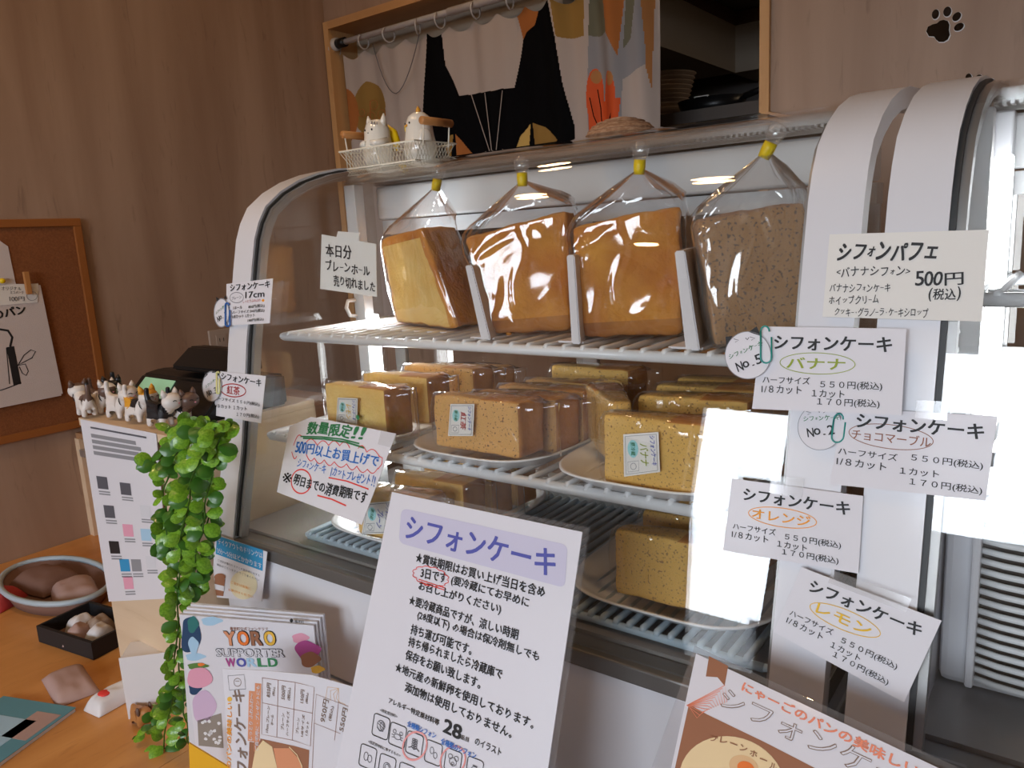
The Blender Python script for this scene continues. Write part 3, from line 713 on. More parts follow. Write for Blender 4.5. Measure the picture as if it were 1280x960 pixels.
def surf_on(quad_front, off):
    a, b, c, d = quad_front; n = (b-a).cross(d-a).normalized()
    if n.dot(CAM-a) < 0: n = -n
    return a+n*off, n
def sticker(parent, corners, o, n, flavour, fm, cols=None, group=None):
    """white cake label: blue maker line, flavour word, green oval, dashed logo frame; corners TL,TR,BR,BL of its own upright"""
    s = Sheet('sticker', corners, o, n, 'paper_warm', .0003, parent=parent)
    A, B, C, D = corners
    def q(u, v): return (A[0]+(B[0]-A[0])*u+(D[0]-A[0])*v+(A[0]-B[0]+C[0]-D[0])*u*v, A[1]+(B[1]-A[1])*u+(D[1]-A[1])*v+(A[1]-B[1]+C[1]-D[1])*u*v)
    W = math.dist(A, B); 
    s.stroke([q(.06, .05), q(.94, .05), q(.94, .95), q(.06, .95)], .5, 'ink_grey', 1, closed=True)
    # words run downwards on the right of the label
    s.text('シフォンケーキ', q(.82, .08), q(.86, .82), W*.15, 'ink_blue', .02)
    s.text(flavour, q(.58, .26), q(.60, .80), W*.24, fm, .02)
    c = q(.27, .36); s.oval(c, W*.15, W*.25, 'print_aqua', 0, 1, math.atan2(B[1]-A[1], B[0]-A[0]))
    s.text('要冷蔵', q(.27, .20), q(.28, .52), W*.13, 'ink_green', .01)
    s.stroke([q(.12, .66), q(.42, .66), q(.42, .90), q(.12, .90)], .5, 'ink_midgrey', 1, closed=True)
    s.oval(q(.27, .78), W*.08, W*.09, 'ink_midgrey', .6)
    s.finish(); return s
o_, n_ = surf_on([L1[0]+c1.location, L1[1]+c1.location, U1[1]+c1.location, U1[0]+c1.location], .0085)
s = Sheet('sticker', [(500, 319), (525, 315), (539, 353), (514, 356)], o_, n_, 'paper_warm', .0003, parent=c1)
s.text('シフォン', (505, 322), (521, 319), 5, 'ink_blue', .02); s.text('ケーキ', (506, 329), (512, 345), 4.5, 'ink_blue', .02)
s.text('プレーン', (512, 336), (530, 333), 6, 'ink_black', .02); s.oval((519, 345), 6, 5.5, 'print_aqua', ang=-.2); s.text('要冷蔵', (514, 345), (525, 344), 3.5, 'ink_green')
s.stroke([(528, 341), (534, 340), (537, 350), (530, 351)], .5, 'ink_midgrey', closed=True); s.finish()

# dividers between the bagged cakes
def divider(px, Y, depth, label):
    P = [at(x, y, Y) for x, y in px]; z0 = 1.1885
    P[2].z = max(P[2].z, z0); P[3].z = z0; P[2].z = z0
    t = empty('divider', (P[3].x, Y, z0), label, 'divider', 'white upright dividers between the bagged cakes')
    L = [p-t.location for p in P]; D = Vector((*depth, 0))
    bm = bmesh.new(); a = [bm.verts.new(p) for p in L]; b = [bm.verts.new(p+D) for p in L]
    bm.faces.new(a); bm.faces.new(b[::-1])
    for i in range(4): bm.faces.new((a[i], b[i], b[(i+1) % 4], a[(i+1) % 4]))
    bmesh.ops.recalc_face_normals(bm, faces=bm.faces[:]); bmesh.ops.bevel(bm, geom=bm.edges[:], offset=.0012, segments=2, affect='EDGES')
    build('board', bm, 'divider', t)
    box('foot', min(L[2].x, L[3].x)-.02, max(L[2].x, L[3].x), .006, .07, 0, .002, 'divider', t)
    return t
divider([(581, 332), (590, 332), (613, 419), (601, 419)], .655, (-.03, .10), 'white divider left of the second bagged cake on the top shelf')
divider([(708, 319), (718, 319), (725, 420), (714, 420)], .655, (-.03, .10), 'white divider left of the third bagged cake on the top shelf')
divider([(843, 314), (856, 313), (875, 429), (857, 428)], .650, (-.03, .10), 'white divider left of the milky brown bagged cake')
# crumbs dropped on the shelf
for (cx_, cy_, wh_) in ((636, 417, 'largest front crumb'), (646, 412, 'middle crumb'), (704, 404, 'crumb by the divider')):
    p = atZ(cx_, cy_, 1.192); bm = bmesh.new(); ellipsoid(bm, (0, 0, 0), (.004, .003, .002), 8, 6); bm2 = build('cake_crumb', bm, 'crust', None, True); bm2.location = p
    tag(bm2, 'orange %s on the shelf in front of the second bagged cake' % wh_, 'crumb', 'crumbs on the top shelf')
# paper board under cake 1
pb = box('paper_board', -.84, -.62, .70, .84, 1.1870, 1.1885, 'paper', None); tag(pb, 'flat white board on the shelf under the leftmost bagged cake', 'board')

# ================================================================ FOAM TRAYS AND WRAPPED SLICES
def tray(label, x0, x1, y0, y1, z, group):
    cx_, cy_ = (x0+x1)/2, (y0+y1)/2; t = empty('foam_tray', (cx_, cy_, z), label, 'tray', group)
    bm = bmesh.new(); n = 48; rings = []
    for (sc, h) in ((.80, 0), (.84, .001), (.93, .010), (.985, .0135), (1.0, .014), (1.0, .0155), (.98, .0158), (.92, .0115), (.83, .003), (.78, .002)):
        ring = []
        for k in range(n):
            th = 2*PI*k/n; u = math.cos(th); v = math.sin(th); u = math.copysign(abs(u)**.55, u); v = math.copysign(abs(v)**.55, v)
            ring.append(bm.verts.new((u*((x1-x0)/2-(1-sc)*.12), v*((y1-y0)/2-(1-sc)*.12), h)))
        rings.append(ring)
    for A, B in zip(rings, rings[1:]):
        for k in range(n): bm.faces.new((A[k], A[(k+1) % n], B[(k+1) % n], B[k]))
    bm.faces.new(rings[0][::-1]); bm.faces.new(rings[-1])
    build('dish', bm, 'foam_tray', t, True); return t
TG = 'foam trays in the cake case'
tray('foam tray of pale lemon slices at the left of the middle shelf', -.795, -.640, .598, .850, 1.0565, TG)
tray('foam tray of speckled tea slices in the middle of the middle shelf', -.632, -.436, .594, .850, 1.0565, TG)
tray('foam tray of banana slices at the right of the middle shelf', -.430, -.225, .590, .850, 1.0565, TG)
tray('long foam tray of plain slices on the case floor at the left', -.790, -.560, .588, .850, .9365, TG)
tray('foam tray of slices on the case floor at the right', -.42, -.20, .590, .850, .9365, TG)

SL = {}
def make_slice(key, mats, L=.112, H=.060, T=.042, flap=1):
    """wedge slice on its cut side: pale front face, narrow left end, crusted right end, in a clear wrapper with a sealed flap"""
    t = bpy.data.objects.new('wrapped_cake_slice', None); COL.objects.link(t)
    fl, fr, br, bl = Vector((0, 0, 0)), Vector((L, .002, 0)), Vector((L+.004, T, 0)), Vector((0, T*.45, 0))
    bot = [fl, fr, br, bl]; top = [p+Vector((.001, .0, H)) for p in bot]
    cake_block('cake', bot, top, mats, t, lambda s, u, v: (1 if s == 'right' or (s in ('front', 'back') and u > .965) else (2 if s == 'top' and u > .6 else 0)), n=14, amp=.0010, smooth=2, seed=len(SL))
    # wrapper
    bm = bmesh.new(); rings = []; n = 30; sd = len(SL)*3.7
    xs = [(-.010, .25, .3), (-.006, .8, .8), (0, 1.05, 1.04), (.2, 1.07, 1.05), (.4, 1.08, 1.06), (.6, 1.08, 1.06), (.8, 1.08, 1.06), (1.0, 1.07, 1.05), (1.05, 1.0, 1.0), (1.12, .72, .95), (1.20, .38, .92), (1.27, .12, .95), (1.31, .06, .98)]
    for i, (x, sy, sz) in enumerate(xs):
        X = x*L if x > 0 else x
        u = min(max(x, 0), 1); y1 = lerp(T*.45, T, u); cy_ = y1/2; ring = []
        for k in range(n):
            th = 2*PI*k/n; a = math.cos(th); b = math.sin(th); e = .35
            a = math.copysign(abs(a)**e, a); b = math.copysign(abs(b)**e, b)
            d = .0018*noise.noise(Vector((X*60+sd, a*2.3, b*2.3)))+.0026*abs(noise.noise(Vector((X*30, a*3+sd, b*3))))
            y = cy_+a*(y1/2*sy+d); z = H/2+b*(H/2*sz+d)+ (.0 if x < 1.05 else (x-1.05)*.01)
            ring.append(bm.verts.new((X+(.003*noise.noise(Vector((a*3, b*3, sd))) if x > 1.1 else 0), y, max(z, -.001))))
        rings.append(ring)
    for A, B in zip(rings, rings[1:]):
        for k in range(n): bm.faces.new((A[k], A[(k+1) % n], B[(k+1) % n], B[k]))
    bm.faces.new(rings[0][::-1]); bm.faces.new(rings[-1])
    build('wrapper', bm, 'wrap_film', t, True)
    SL[key] = t; t['used'] = False; return t
make_slice('lemon', ['crumb', 'crust_dark', 'crust_top']); make_slice('tea', ['crumb_tea', 'crust_dark', 'crust_top'], L=.120, H=.060)
make_slice('banana', ['crumb_banana', 'crust_dark', 'crust_top'], H=.066); make_slice('plain', ['crumb_plain', 'crust_dark', 'crust_top'], H=.062)
def put_slice(key, x, y, z, rz, label, group):
    src = SL[key]
    if not src['used']: r = src; src['used'] = True
    else:
        r = src.copy(); COL.objects.link(r)
        for ch in list(src.children):
            if ch.name.startswith('sticker'): continue
            c = ch.copy(); COL.objects.link(c); c.parent = r
    r.location = (x, y, z); r.rotation_euler = (0, 0, rz)
    if 'used' in r and r is not src: del r['used']
    return tag(r, label, 'cake slice', group)
G2 = 'wrapped slices on the middle shelf'; G3 = 'wrapped slices on the case floor'
ZT = 1.0605
ORD = ['front', 'second', 'third', 'fourth', 'rearmost']
a = put_slice('lemon', -.768, .618, ZT+.010, -.05, 'pale lemon slice with dark crust end, front of the left tray on middle shelf', G2)
put_slice('lemon', -.765, .680, ZT+.012, .03, 'pale lemon slice directly behind the front one on the left tray', G2)
put_slice('tea', -.757, .748, ZT+.012, .05, 'brown speckled slice third from the front on the left tray', G2)
put_slice('tea', -.757, .800, ZT+.004, .0, 'rearmost brown slice on the left tray of the middle shelf', G2)
b = SL['tea']
tf = put_slice('tea', -.584, .620, ZT+.010, -.03, 'speckled tea slice with red-printed sticker at the front of the middle tray', G2)
for k, (x, y) in enumerate(((-.572, .672), (-.566, .714), (-.557, .757), (-.545, .800))):
    put_slice('tea' if k < 3 else 'banana', x, y, ZT+.004+.005*(k == 3), random.uniform(-.03, .06), 'speckled tea slice %s in the row of the middle tray' % ('second from the front', 'third from the front', 'fourth from the front', 'rearmost')[k], G2)
bf = put_slice('banana', -.356, .604, ZT+.006, -.02, 'banana slice with sticker standing at the front of the right tray', G2)
bl_ = put_slice('banana', -.352, .655, ZT+.006, 2.15, 'banana slice turned with its crust end and folded wrapper toward the glass', G2)
put_slice('banana', -.365, .690, ZT+.006, .10, 'banana slice behind the stickered one on the right tray', G2)
put_slice('banana', -.372, .745, ZT+.006, .05, 'banana slice third from the front on the right tray', G2)
put_slice('banana', -.372, .798, ZT+.004, .0, 'rearmost banana slice on the right tray', G2)
ZB = .9435
pf = put_slice('plain', -.708, .600, ZB+.004, -.03, 'plain slice with sticker at the front of the floor tray at left', G3)
put_slice('plain', -.700, .660, ZB+.004, .03, 'plain slice second from the front on the floor tray at left', G3)
put_slice('plain', -.700, .715, ZB+.004, .03, 'plain slice third from the front on the floor tray at left', G3)
put_slice('plain', -.700, .770, ZB+.002, .03, 'rearmost plain slice on the floor tray at left', G3)
put_slice('banana', -.352, .612, ZB+.008, .02, 'slice standing at the front of the floor tray at right', G3)
put_slice('banana', -.355, .675, ZB+.006, .02, 'slice second from the front on the floor tray at right', G3)
put_slice('plain', -.355, .735, ZB+.006, .02, 'slice third from the front on the floor tray at right', G3)

bpy.context.view_layer.update()
def slice_sticker(sl, corners, flavour, fm):
    p = sl.matrix_world @ Vector((.03, -.0045, .03)); n = (sl.matrix_world.to_3x3() @ Vector((0, -1, 0)))
    return sticker(sl, corners, p, n, flavour, fm)
s = slice_sticker(a, [(422, 497), (447, 498), (446, 531), (420, 529)], 'レモン', 'ink_yellow')
gs = bpy.data.meshes.new('dot'); bm = bmesh.new()
p = a.matrix_world.inverted() @ at(450, 521, .612); bmesh.ops.create_circle(bm, cap_ends=True, radius=.0032, segments=16, matrix=Matrix.Translation((p.x, -.006, p.z)) @ Matrix.Rotation(PI/2, 4, 'X')); build('green_dot', bm, 'print_green', a)
slice_sticker(tf, [(563, 505), (593, 505), (591, 545), (560, 545)], '紅茶', 'ink_darkred')
slice_sticker(bf, [(779, 543), (823, 540), (825, 590), (780, 596)], 'バナナ', 'ink_lime')
slice_sticker(pf, [(458, 629), (492, 626), (487, 667), (452, 668)], 'プレーン', 'ink_blue')

# ================================================================ THINGS ON TOP OF THE CASE
TZ = 1.4065
bk = empty('wire_basket', (-.75, .80, TZ), 'cream wire basket with two wooden handles on top of the cake case', 'basket')
def wire_basket():
    x0, x1, y0, h = at(438, 215, .80).x, at(523, 207, .80).x, .795, .026; y1 = atX(563, 203, x1).y
    ox = -.75; x0 -= ox; x1 -= ox; y0 -= .80; y1 -= .80; fl = .007; xm = (x0+x1)/2
    def rect(e, z): return [(x0-e, y0-e, z), (x1+e, y0-e, z), (x1+e, y1+e, z), (x0-e, y1+e, z)]
    bm = bmesh.new(); tube(bm, rect(fl, h), .0013, 6, closed=True); tube(bm, rect(0, .0015), .0011, 6, closed=True); build('rim', bm, 'basket_wire', bk)
    bm = bmesh.new(); tube(bm, [(xm, y0, .001), (xm, y0-fl, h)], .0012, 6); tube(bm, [(xm, y0-fl, h), (xm, y1+fl, h)], .0012, 6); build('cross_bar', bm, 'basket_wire', bk)
    bm = bmesh.new(); st = .0058
    def side(p, q, P, Q):
        p, q, P, Q = map(Vector, (p, q, P, Q)); Lw = (q-p).length; n = int(Lw/st)
        for k in range(-3, n+1):
            for dr in (1, -1):
                u0 = (k+(0 if dr > 0 else 2))*st/Lw; u1 = (k+(2 if dr > 0 else 0))*st/Lw
                if max(u0, u1) > 1 or min(u0, u1) < 0:
                    continue
                a_ = p.lerp(q, u0); b_ = P.lerp(Q, u1); tube(bm, [a_, b_], .0006, 3, cap=False)
    side((x0, y0, 0), (x1, y0, 0), (x0-fl, y0-fl, h), (x1+fl, y0-fl, h)); side((x0, y1, 0), (x1, y1, 0), (x0-fl, y1+fl, h), (x1+fl, y1+fl, h))
    side((x0, y0, 0), (x0, y1, 0), (x0-fl, y0-fl, h), (x0-fl, y1+fl, h)); side((x1, y0, 0), (x1, y1, 0), (x1+fl, y0-fl, h), (x1+fl, y1+fl, h))
    for k in range(int((x1-x0)/.012)): tube(bm, [(x0+k*.012, y0, .001), (x0+k*.012, y1, .001)], .0006, 3, cap=False)
    o = build('mesh_side', bm, 'basket_wire', bk); o['kind'] = 'stuff'
    for (xx, yy0, yy1, nm) in ((x0-fl, y0+.01, y1-.01, 'handle'), (x1+fl, y0+.01, y1-.01, 'handle')):
        bm = bmesh.new(); hh = h+.026; s_ = .004 if xx > 0 else -.004
        tube(bm, [(xx, yy0, h-.006), (xx+s_, yy0, hh), (xx+s_, yy1, hh), (xx, yy1, h-.006)], .0012, 6)
        hd = build('handle', bm, 'basket_wire', bk)
        bm = bmesh.new(); tube(bm, [(xx+s_, yy0-.004, hh), (xx+s_, yy1+.004, hh)], .0055, 12); build('wooden_grip', bm, 'handle_wood', hd, True)
wire_basket()
def face_dot(bm, c, r): ellipsoid(bm, c, r, 8, 6)
def ceramic_cat(loc, rz, label, bird=False):
    t = empty('ceramic_figure', loc, label, 'figurine', 'ceramic figures in the wire basket', rz)
    bm = bmesh.new(); lathe(bm, [(.010, 0), (.019, .002), (.0235, .012), (.0235, .024), (.0205, .036), (.0195, .044), (.0190, .052), (.0155, .0615), (.009, .067), (.002, .0685)], 24)
    build('body', bm, 'ceramic', t, True)
    if not bird:
        for sx in (-1, 1):
            bm = bmesh.new(); tube(bm, [(sx*.0115, 0, .058), (sx*.0145, 0, .068), (sx*.0155, 0, .075)], [.0065, .004, .0008], 10); build('ear', bm, 'ceramic', t, True)
        for sx in (-1, 1):
            bm = bmesh.new(); tube(bm, [(sx*.020, -.002, .036), (sx*.015, -.017, .033), (sx*.005, -.022, .034)], [.0055, .005, .004], 10); build('arm', bm, 'ceramic', t, True)
        bm = bmesh.new(); tube(bm, [(.004, .018, .060), (.012, .021, .050), (.017, .021, .036), (.020, .016, .024)], [.003, .0065, .0065, .004], 10); build('scarf', bm, 'tape_yellow', t, True)
        bm = bmesh.new()
        for k in range(3): tube(bm, [(.004+.005*k, -.0135, .0640-.0012*k), (.006+.005*k, -.0165, .0605-.001*k)], .0009, 5)
        build('forehead_stripe', bm, 'ink_midgrey', t)
    else:
        bm = bmesh.new(); tube(bm, [(0, 0, .065), (.001, 0, .071), (.0, 0, .076)], [.004, .0035, .0006], 8); build('crest', bm, 'toy_orange', t, True)
        bm = bmesh.new(); tube(bm, [(0, -.016, .050), (0, -.023, .0485)], [.0032, .0006], 8); build('beak', bm, 'toy_orange', t, True)
        bm = bmesh.new(); ellipsoid(bm, (-.0145, -.0105, .0475), (.0055, .0045, .0085)); build('cheek', bm, 'tape_yellow', t, True)
        for sx in (-1, 1):
            bm = bmesh.new(); ellipsoid(bm, (sx*.0205, -.002, .030), (.005, .011, .014)); build('wing', bm, 'ceramic', t, True)
    for sx in (-1, 1):
        bm = bmesh.new(); ellipsoid(bm, (sx*.0065, -.0180, .0525), (.0014, .0010, .0016), 8, 6); build('eye', bm, 'black_plastic', t, True)
    if not bird:
        bm = bmesh.new(); ellipsoid(bm, (0, -.0192, .0480), (.0011, .0008, .0008), 8, 6); build('nose', bm, 'black_plastic', t, True)
    return t
p = at(474, 196, .832); q = at(533, 185, .835)
ceramic_cat((p.x, .832, TZ+.002), .05, 'white ceramic cat with a yellow scarf sitting in the left half of the wire basket')
ceramic_cat((q.x-.011, .835, TZ+.002), -.35, 'white ceramic bird with orange crest and cheek in the right half of the basket', True)
# woven lid
p = at(776, 165, .845); wl = empty('woven_lid', (p.x, .845, 1.4085), 'brown woven dome on top of the cake case below the tulip print', 'basket')
bm = bmesh.new(); lathe(bm, [(.041, 0), (.041, .003), (.036, .010), (.026, .0155), (.013, .019), (.002, .020)], 32); build('dome', bm, 'woven', wl, True)
for r_, z_ in ((.041, .002), (.0385, .0065), (.034, .0112), (.028, .0148), (.019, .0178), (.010, .0198)):
    bm = bmesh.new(); tube(bm, [(r_*math.cos(2*PI*k/28), r_*math.sin(2*PI*k/28), z_) for k in range(28)], .0011, 5, closed=True); build('woven_coil', bm, 'woven', wl)

# kitchen things
pz = at(838, 150, 2.35)
bowls = []
for k in range(10):
    p = at(836, 150, 2.35); r_ = .070+.0045*k if k else .05
    t = empty('bowl', (p.x-.01, 2.35, KT+.0+(.0 if k == 0 else .035+.0125*k)), ('lowest, narrow bowl of the white stack on the kitchen worktop' if k == 0 else 'white bowl, %s of the tall stack in the kitchen' % ('second', 'third', 'fourth', 'fifth', 'sixth', 'seventh', 'eighth', 'ninth', 'topmost')[k-1] + (' from the bottom' if k < 9 else '')), 'bowl', 'stacked white bowls in the kitchen')
    bm = bmesh.new(); rr = .062+.0035*k
    if k == 0: lathe(bm, [(.036, 0), (.040, .03), (.050, .055), (.047, .055), (.038, .03), (.034, .004)], 28)
    else: lathe(bm, [(rr*.5, -.012), (rr*.85, -.002), (rr, .008), (rr*1.02, .010), (rr*.97, .0095), (rr*.8, .0), (rr*.5, -.009)], 28)
    build('dish', bm, 'kitchen_cream' if 0 else 'plate_ivory', t, True)
p = at(862, 150, 2.2)
t = empty('frying_pan', (p.x+.06, 2.22, KT), 'black pan beside the stack of white bowls in the kitchen', 'pan')
bm = bmesh.new(); lathe(bm, [(.085, 0), (.10, .045), (.097, .045), (.082, .004)], 30, sy=.8); build('bowl', bm, 'black_plastic', t, True)
bm = bmesh.new(); tube(bm, [(.09, 0, .04), (.17, -.02, .055)], .009, 8); build('handle', bm, 'black_plastic', t, True)
box('lid_edge', -.02, .02, -.078, -.070, .043, .048, 'paper_warm', t)
p = at(917, 148, 2.3); t = empty('jar', (p.x, 2.3, KT), 'small pale jar on the kitchen worktop right of the pan', 'jar'); bm = bmesh.new(); lathe(bm, [(.016, 0), (.018, .005), (.018, .035), (.015, .04)], 16); build('body', bm, 'kitchen_cream', t, True); bm = bmesh.new(); lathe(bm, [(.016, .04), (.016, .046), (.002, .047)], 16); build('lid', bm, 'kitchen_grey', t, True)

# ================================================================ LAMPS
def ceiling_lamp(x, y, label, power, r=.055):
    t = empty('ceiling_lamp', (x, y, CEIL), label, 'lamp', 'round warm ceiling lamps')
    bm = bmesh.new(); lathe(bm, [(r*1.25, 0), (r*1.25, -.02), (r*1.05, -.045), (r*1.0, -.045), (r*1.0, -.03), (.005, -.029)], 32); build('housing', bm, 'white_enamel', t, True)
    l = bpy.data.lights.new('lamp_light', 'AREA'); l.shape = 'DISK'; l.size = r*2; l.energy = power; l.color = (1.0, .62, .30)
    o = bpy.data.objects.new('lamp_light', l); COL.objects.link(o); o.parent = t; o.location = (0, 0, -.047)
for (x, y, pw) in ((-1.30, .20, 2.8), (-.76, .19, 2.8), (-1.25, 1.25, 1.6), (-1.6, -1.6, 2.8)):
    ceiling_lamp(x, y, 'round warm ceiling lamp %s' % ('above the left end of the cake case' if (x, y) == (-1.30, .20) else 'above the middle of the cake case' if x == -.76 else 'between the cake case and the curtained opening' if y > 1 else 'near the street window'), pw)
kl = bpy.data.lights.new('kitchen_fill', 'AREA'); kl.shape = 'DISK'; kl.size = .3; kl.energy = 2.2; kl.color = (1.0, .72, .45)  # added fill that brightens the dim kitchen; it has no lamp body
ko = bpy.data.objects.new('kitchen_fill', kl); COL.objects.link(ko); ko.location = (-.1, 2.5, kzt+.03)

# ================================================================ CARDS ON THE GLASS
def on_glass(px, py, off):
    """point where the sight line meets the curved glass, and the glass normal there"""
    r = ray(px, py)
    for (y0, z0), (y1, z1) in zip(PROF, PROF[1:]):
        n = Vector((0, -(z1-z0), y1-y0)).normalized(); o = Vector((0, y0, z0))
        t = (o-CAM).dot(n)/r.dot(n); P = CAM+r*t
        if t > 0 and min(z0, z1)-1e-6 <= P.z <= max(z0, z1)+1e-6: return P+n*off, n
    return CAM+r*.8, Vector((0, -1, 0))
def bil(c, u, v):
    A, B, C, D = c
    return (A[0]*(1-u)*(1-v)+B[0]*u*(1-v)+C[0]*u*v+D[0]*(1-u)*v, A[1]*(1-u)*(1-v)+B[1]*u*(1-v)+C[1]*u*v+D[1]*(1-u)*v)
def card_on_glass(corners, off, label, name='price_card', m='paper', group='price cards on the glass'):
    c = bil(corners, .5, .5); o, n = on_glass(*c, off)
    return Sheet(name, corners, o, n, m, .0006, label=label, cat='card', group=group)
def price_print(s, c, flavour, fm, ovm, fw=(.2, .6)):
    H = math.dist(bil(c, .5, 0), bil(c, .5, 1)); W = math.dist(bil(c, 0, .5), bil(c, 1, .5)); ang = math.atan2(bil(c, 1, .5)[1]-bil(c, 0, .5)[1], W)
    q = lambda u, v: bil(c, u, v)
    s.text('シフォンケーキ', q(.10, .19), q(.91, .19), H*.175, 'ink_black', .035)
    s.oval(q(.41, .43), W*.255, H*.125, ovm, 1.0, 2, ang, 48)
    s.text(flavour, q(fw[0], .43), q(fw[1], .43), H*.135, fm, .02)
    s.text('ハーフサイズ', q(.05, .64), q(.37, .64), H*.085, 'ink_black', .012); s.text('５５０円(税込)', q(.44, .68), q(.86, .68), H*.105, 'ink_black', .012)
    s.text('1/８カット', q(.05, .755), q(.32, .755), H*.095, 'ink_black', .012); s.text('１カット', q(.39, .785), q(.61, .785), H*.09, 'ink_black', .012)
    s.text('１７０円(税込)', q(.43, .885), q(.85, .885), H*.105, 'ink_black', .012)
def tape(s, pts, layer=3):
    bm = bmesh.new(); L = [s.loc(*p) for p in pts]; bm.faces.new([bm.verts.new((a, b, .0012)) for a, b in L]); build('clear_tape', bm, 'tape_clear', s.ob)
def cat_tag(s, c, r, txtc, num, greenline, numline, ears, off, clip, clip_m, crp=1.1):
    """round cat-face tag clipped over the card's left edge; a part of the card"""
    n = s.n; o = s.o+n*off
    k = 28; pts = [(c[0]+r[0]*math.cos(2*PI*i/k), c[1]+r[1]*math.sin(2*PI*i/k)) for i in range(k)]
    t = Sheet('cat_tag', pts, o, n, 'paper', .0005, parent=s.ob)
    t.oval(c, r[0]*.985, r[1]*.985, 'ink_midgrey', .8, 1)
    for (a, b, d) in ears: t.poly([a, b, d], 'ink_black', 1)
    t.text('シフォンケーキ', *greenline, r[1]*.26, 'ink_green', .02, hand=.8)
    t.text('No.'+num, *numline, r[1]*.46, 'ink_black', .02, hand=.5)
    if r[0] > 20:
        for (x, y, s_) in ((-.45, -.62, .16), (.25, -.70, .16)): t.stroke([(c[0]+r[0]*(x-s_), c[1]+r[1]*(y-.06)), (c[0]+r[0]*(x+s_*.4), c[1]+r[1]*y), (c[0]+r[0]*(x-s_*.6), c[1]+r[1]*(y+.08))], .7, 'ink_grey')
        t.stroke([(c[0]-r[0]*.1, c[1]-r[1]*.72), (c[0]-r[0]*.02, c[1]-r[1]*.64), (c[0]+r[0]*.05, c[1]-r[1]*.74)], .9, 'ink_black')
    t.finish()
    L = [s.loc(*p) for p in clip]; sc = abs(s.loc(clip[0][0]+1, clip[0][1])[0]-s.loc(*clip[0])[0])
    bm = bmesh.new(); tube(bm, [(a, b, off+.0012) for a, b in L], sc*crp, 6); build('paper_clip', bm, clip_m, s.ob, True)
def clip_path(x0, x1, y0, y1, skew=0):
    hw = (x1-x0)/2; P = []
    for k in range(9): P.append((x0+hw-hw*math.cos(PI*k/8), y1-hw+hw*math.sin(PI*k/8)))       # bottom bend
    P = [(x0, y0+hw)]+P+[(x1, y0+ (y1-y0)*.3)]
    top = [(x0+ (hw*.8)-(hw*.8)*math.cos(PI*k/6), y0+hw-hw*math.sin(PI*k/6)) for k in range(6, -1, -1)]
    P = top+P
    return [(x+skew*(y-y0), y) for x, y in P]

c = [(952, 408), (1133, 411), (1127, 519), (940, 511)]
s = card_on_glass(c, .0155, 'white price card with バナナ in a green oval below the parfait card')
price_print(s, c, 'バナナ', 'ink_lime', 'ink_lime')
cat_tag(s, (935, 444), (29, 30), None, '5', ((911, 447), (954, 428)), ((921, 460), (952, 447)), [((907, 421), (916, 420), (908, 433)), ((936, 415), (946, 408), (951, 420))], .002, clip_path(952.5, 966, 408, 454), 'clip_teal'); s.finish()
c = [(1054, 510), (1247, 520), (1232, 626), (1037, 605)]
s = card_on_glass(c, .0105, 'white price card with チョコマーブル in a brown oval, partly under the バナナ card')
H_ = 108
q = lambda u, v: bil(c, u, v)
s.text('シフォンケーキ', q(.10, .15), q(.93, .20), 19, 'ink_black', .035); s.oval((1114, 546), 53, 15, 'ink_brown', 1.0, 2, .12, 48)
s.text('チョコマーブル', (1065, 542), (1164, 553), 13, 'ink_brown', .01)
s.text('ハーフサイズ', (1048, 563), (1122, 572), 9, 'ink_black', .012); s.text('５５０円(税込)', (1139, 572), (1229, 583), 11, 'ink_black', .012)
s.text('1/８カット', (1046, 576), (1108, 584), 10, 'ink_black', .012); s.text('１カット', (1125, 588), (1174, 593), 9, 'ink_black', .012); s.text('１７０円(税込)', (1137, 602), (1228, 614), 11, 'ink_black', .012)
cat_tag(s, (1025, 534), (28, 29), None, '2', ((1004, 524), (1050, 521)), ((1009, 541), (1043, 537)), [((1003, 511), (1001, 503), (1009, 507))], -.0012, clip_path(1043, 1058, 517, 553, -.12), 'clip_teal')
tape(s, [(1146, 500), (1186, 502), (1184, 526), (1144, 522)]); s.finish()
c = [(915, 598), (1079, 620), (1073, 717), (904, 688)]
s = card_on_glass(c, .0085, 'white price card with オレンジ in an orange oval, taped left of the レモン card')
price_print(s, c, 'オレンジ', 'ink_orange', 'ink_orange', (.18, .62)); tape(s, [(965, 594), (1006, 598), (1003, 622), (962, 616)]); s.finish()
c = [(1002, 709), (1177, 776), (1130, 878), (967, 790)]
s = card_on_glass(c, .0125, 'tilted white price card with レモン in a yellow oval, lowest card')
price_print(s, c, 'レモン', 'ink_yellow', 'ink_yellow', (.20, .60)); tape(s, [(1040, 712), (1140, 748), (1133, 765), (1036, 728)]); s.finish()
# handwritten parfait card
c = [(1037, 293), (1236, 287), (1227, 402), (1028, 396)]
s = card_on_glass(c, .008, 'off-white handwritten parfait card reading 500円, highest card on the right case', m='paper_warm', group=None)
s.text('シフォンパフェ', (1047, 314), (1175, 315), 27, 'ink_black', .045, hand=.8, shear=.12)
s.text('<バナナシフォン>', (1046, 340), (1138, 339), 14, 'ink_black', .015, hand=.8); s.text('バナナシフォンケーキ', (1037, 360), (1114, 360), 12, 'ink_black', .015, hand=.8)
s.text('ホイップクリーム', (1036, 376), (1099, 374), 12, 'ink_black', .015, hand=.8); s.text('クッキー・グラノーラ・ケーキシロップ', (1043, 390), (1161, 391), 12, 'ink_black', .015, hand=.8)
s.text('500円', (1144, 349), (1207, 348), 19, 'ink_black', .02, hand=.7); s.text('(税込)', (1160, 368), (1202, 367), 15, 'ink_black', .02, hand=.5); s.finish()
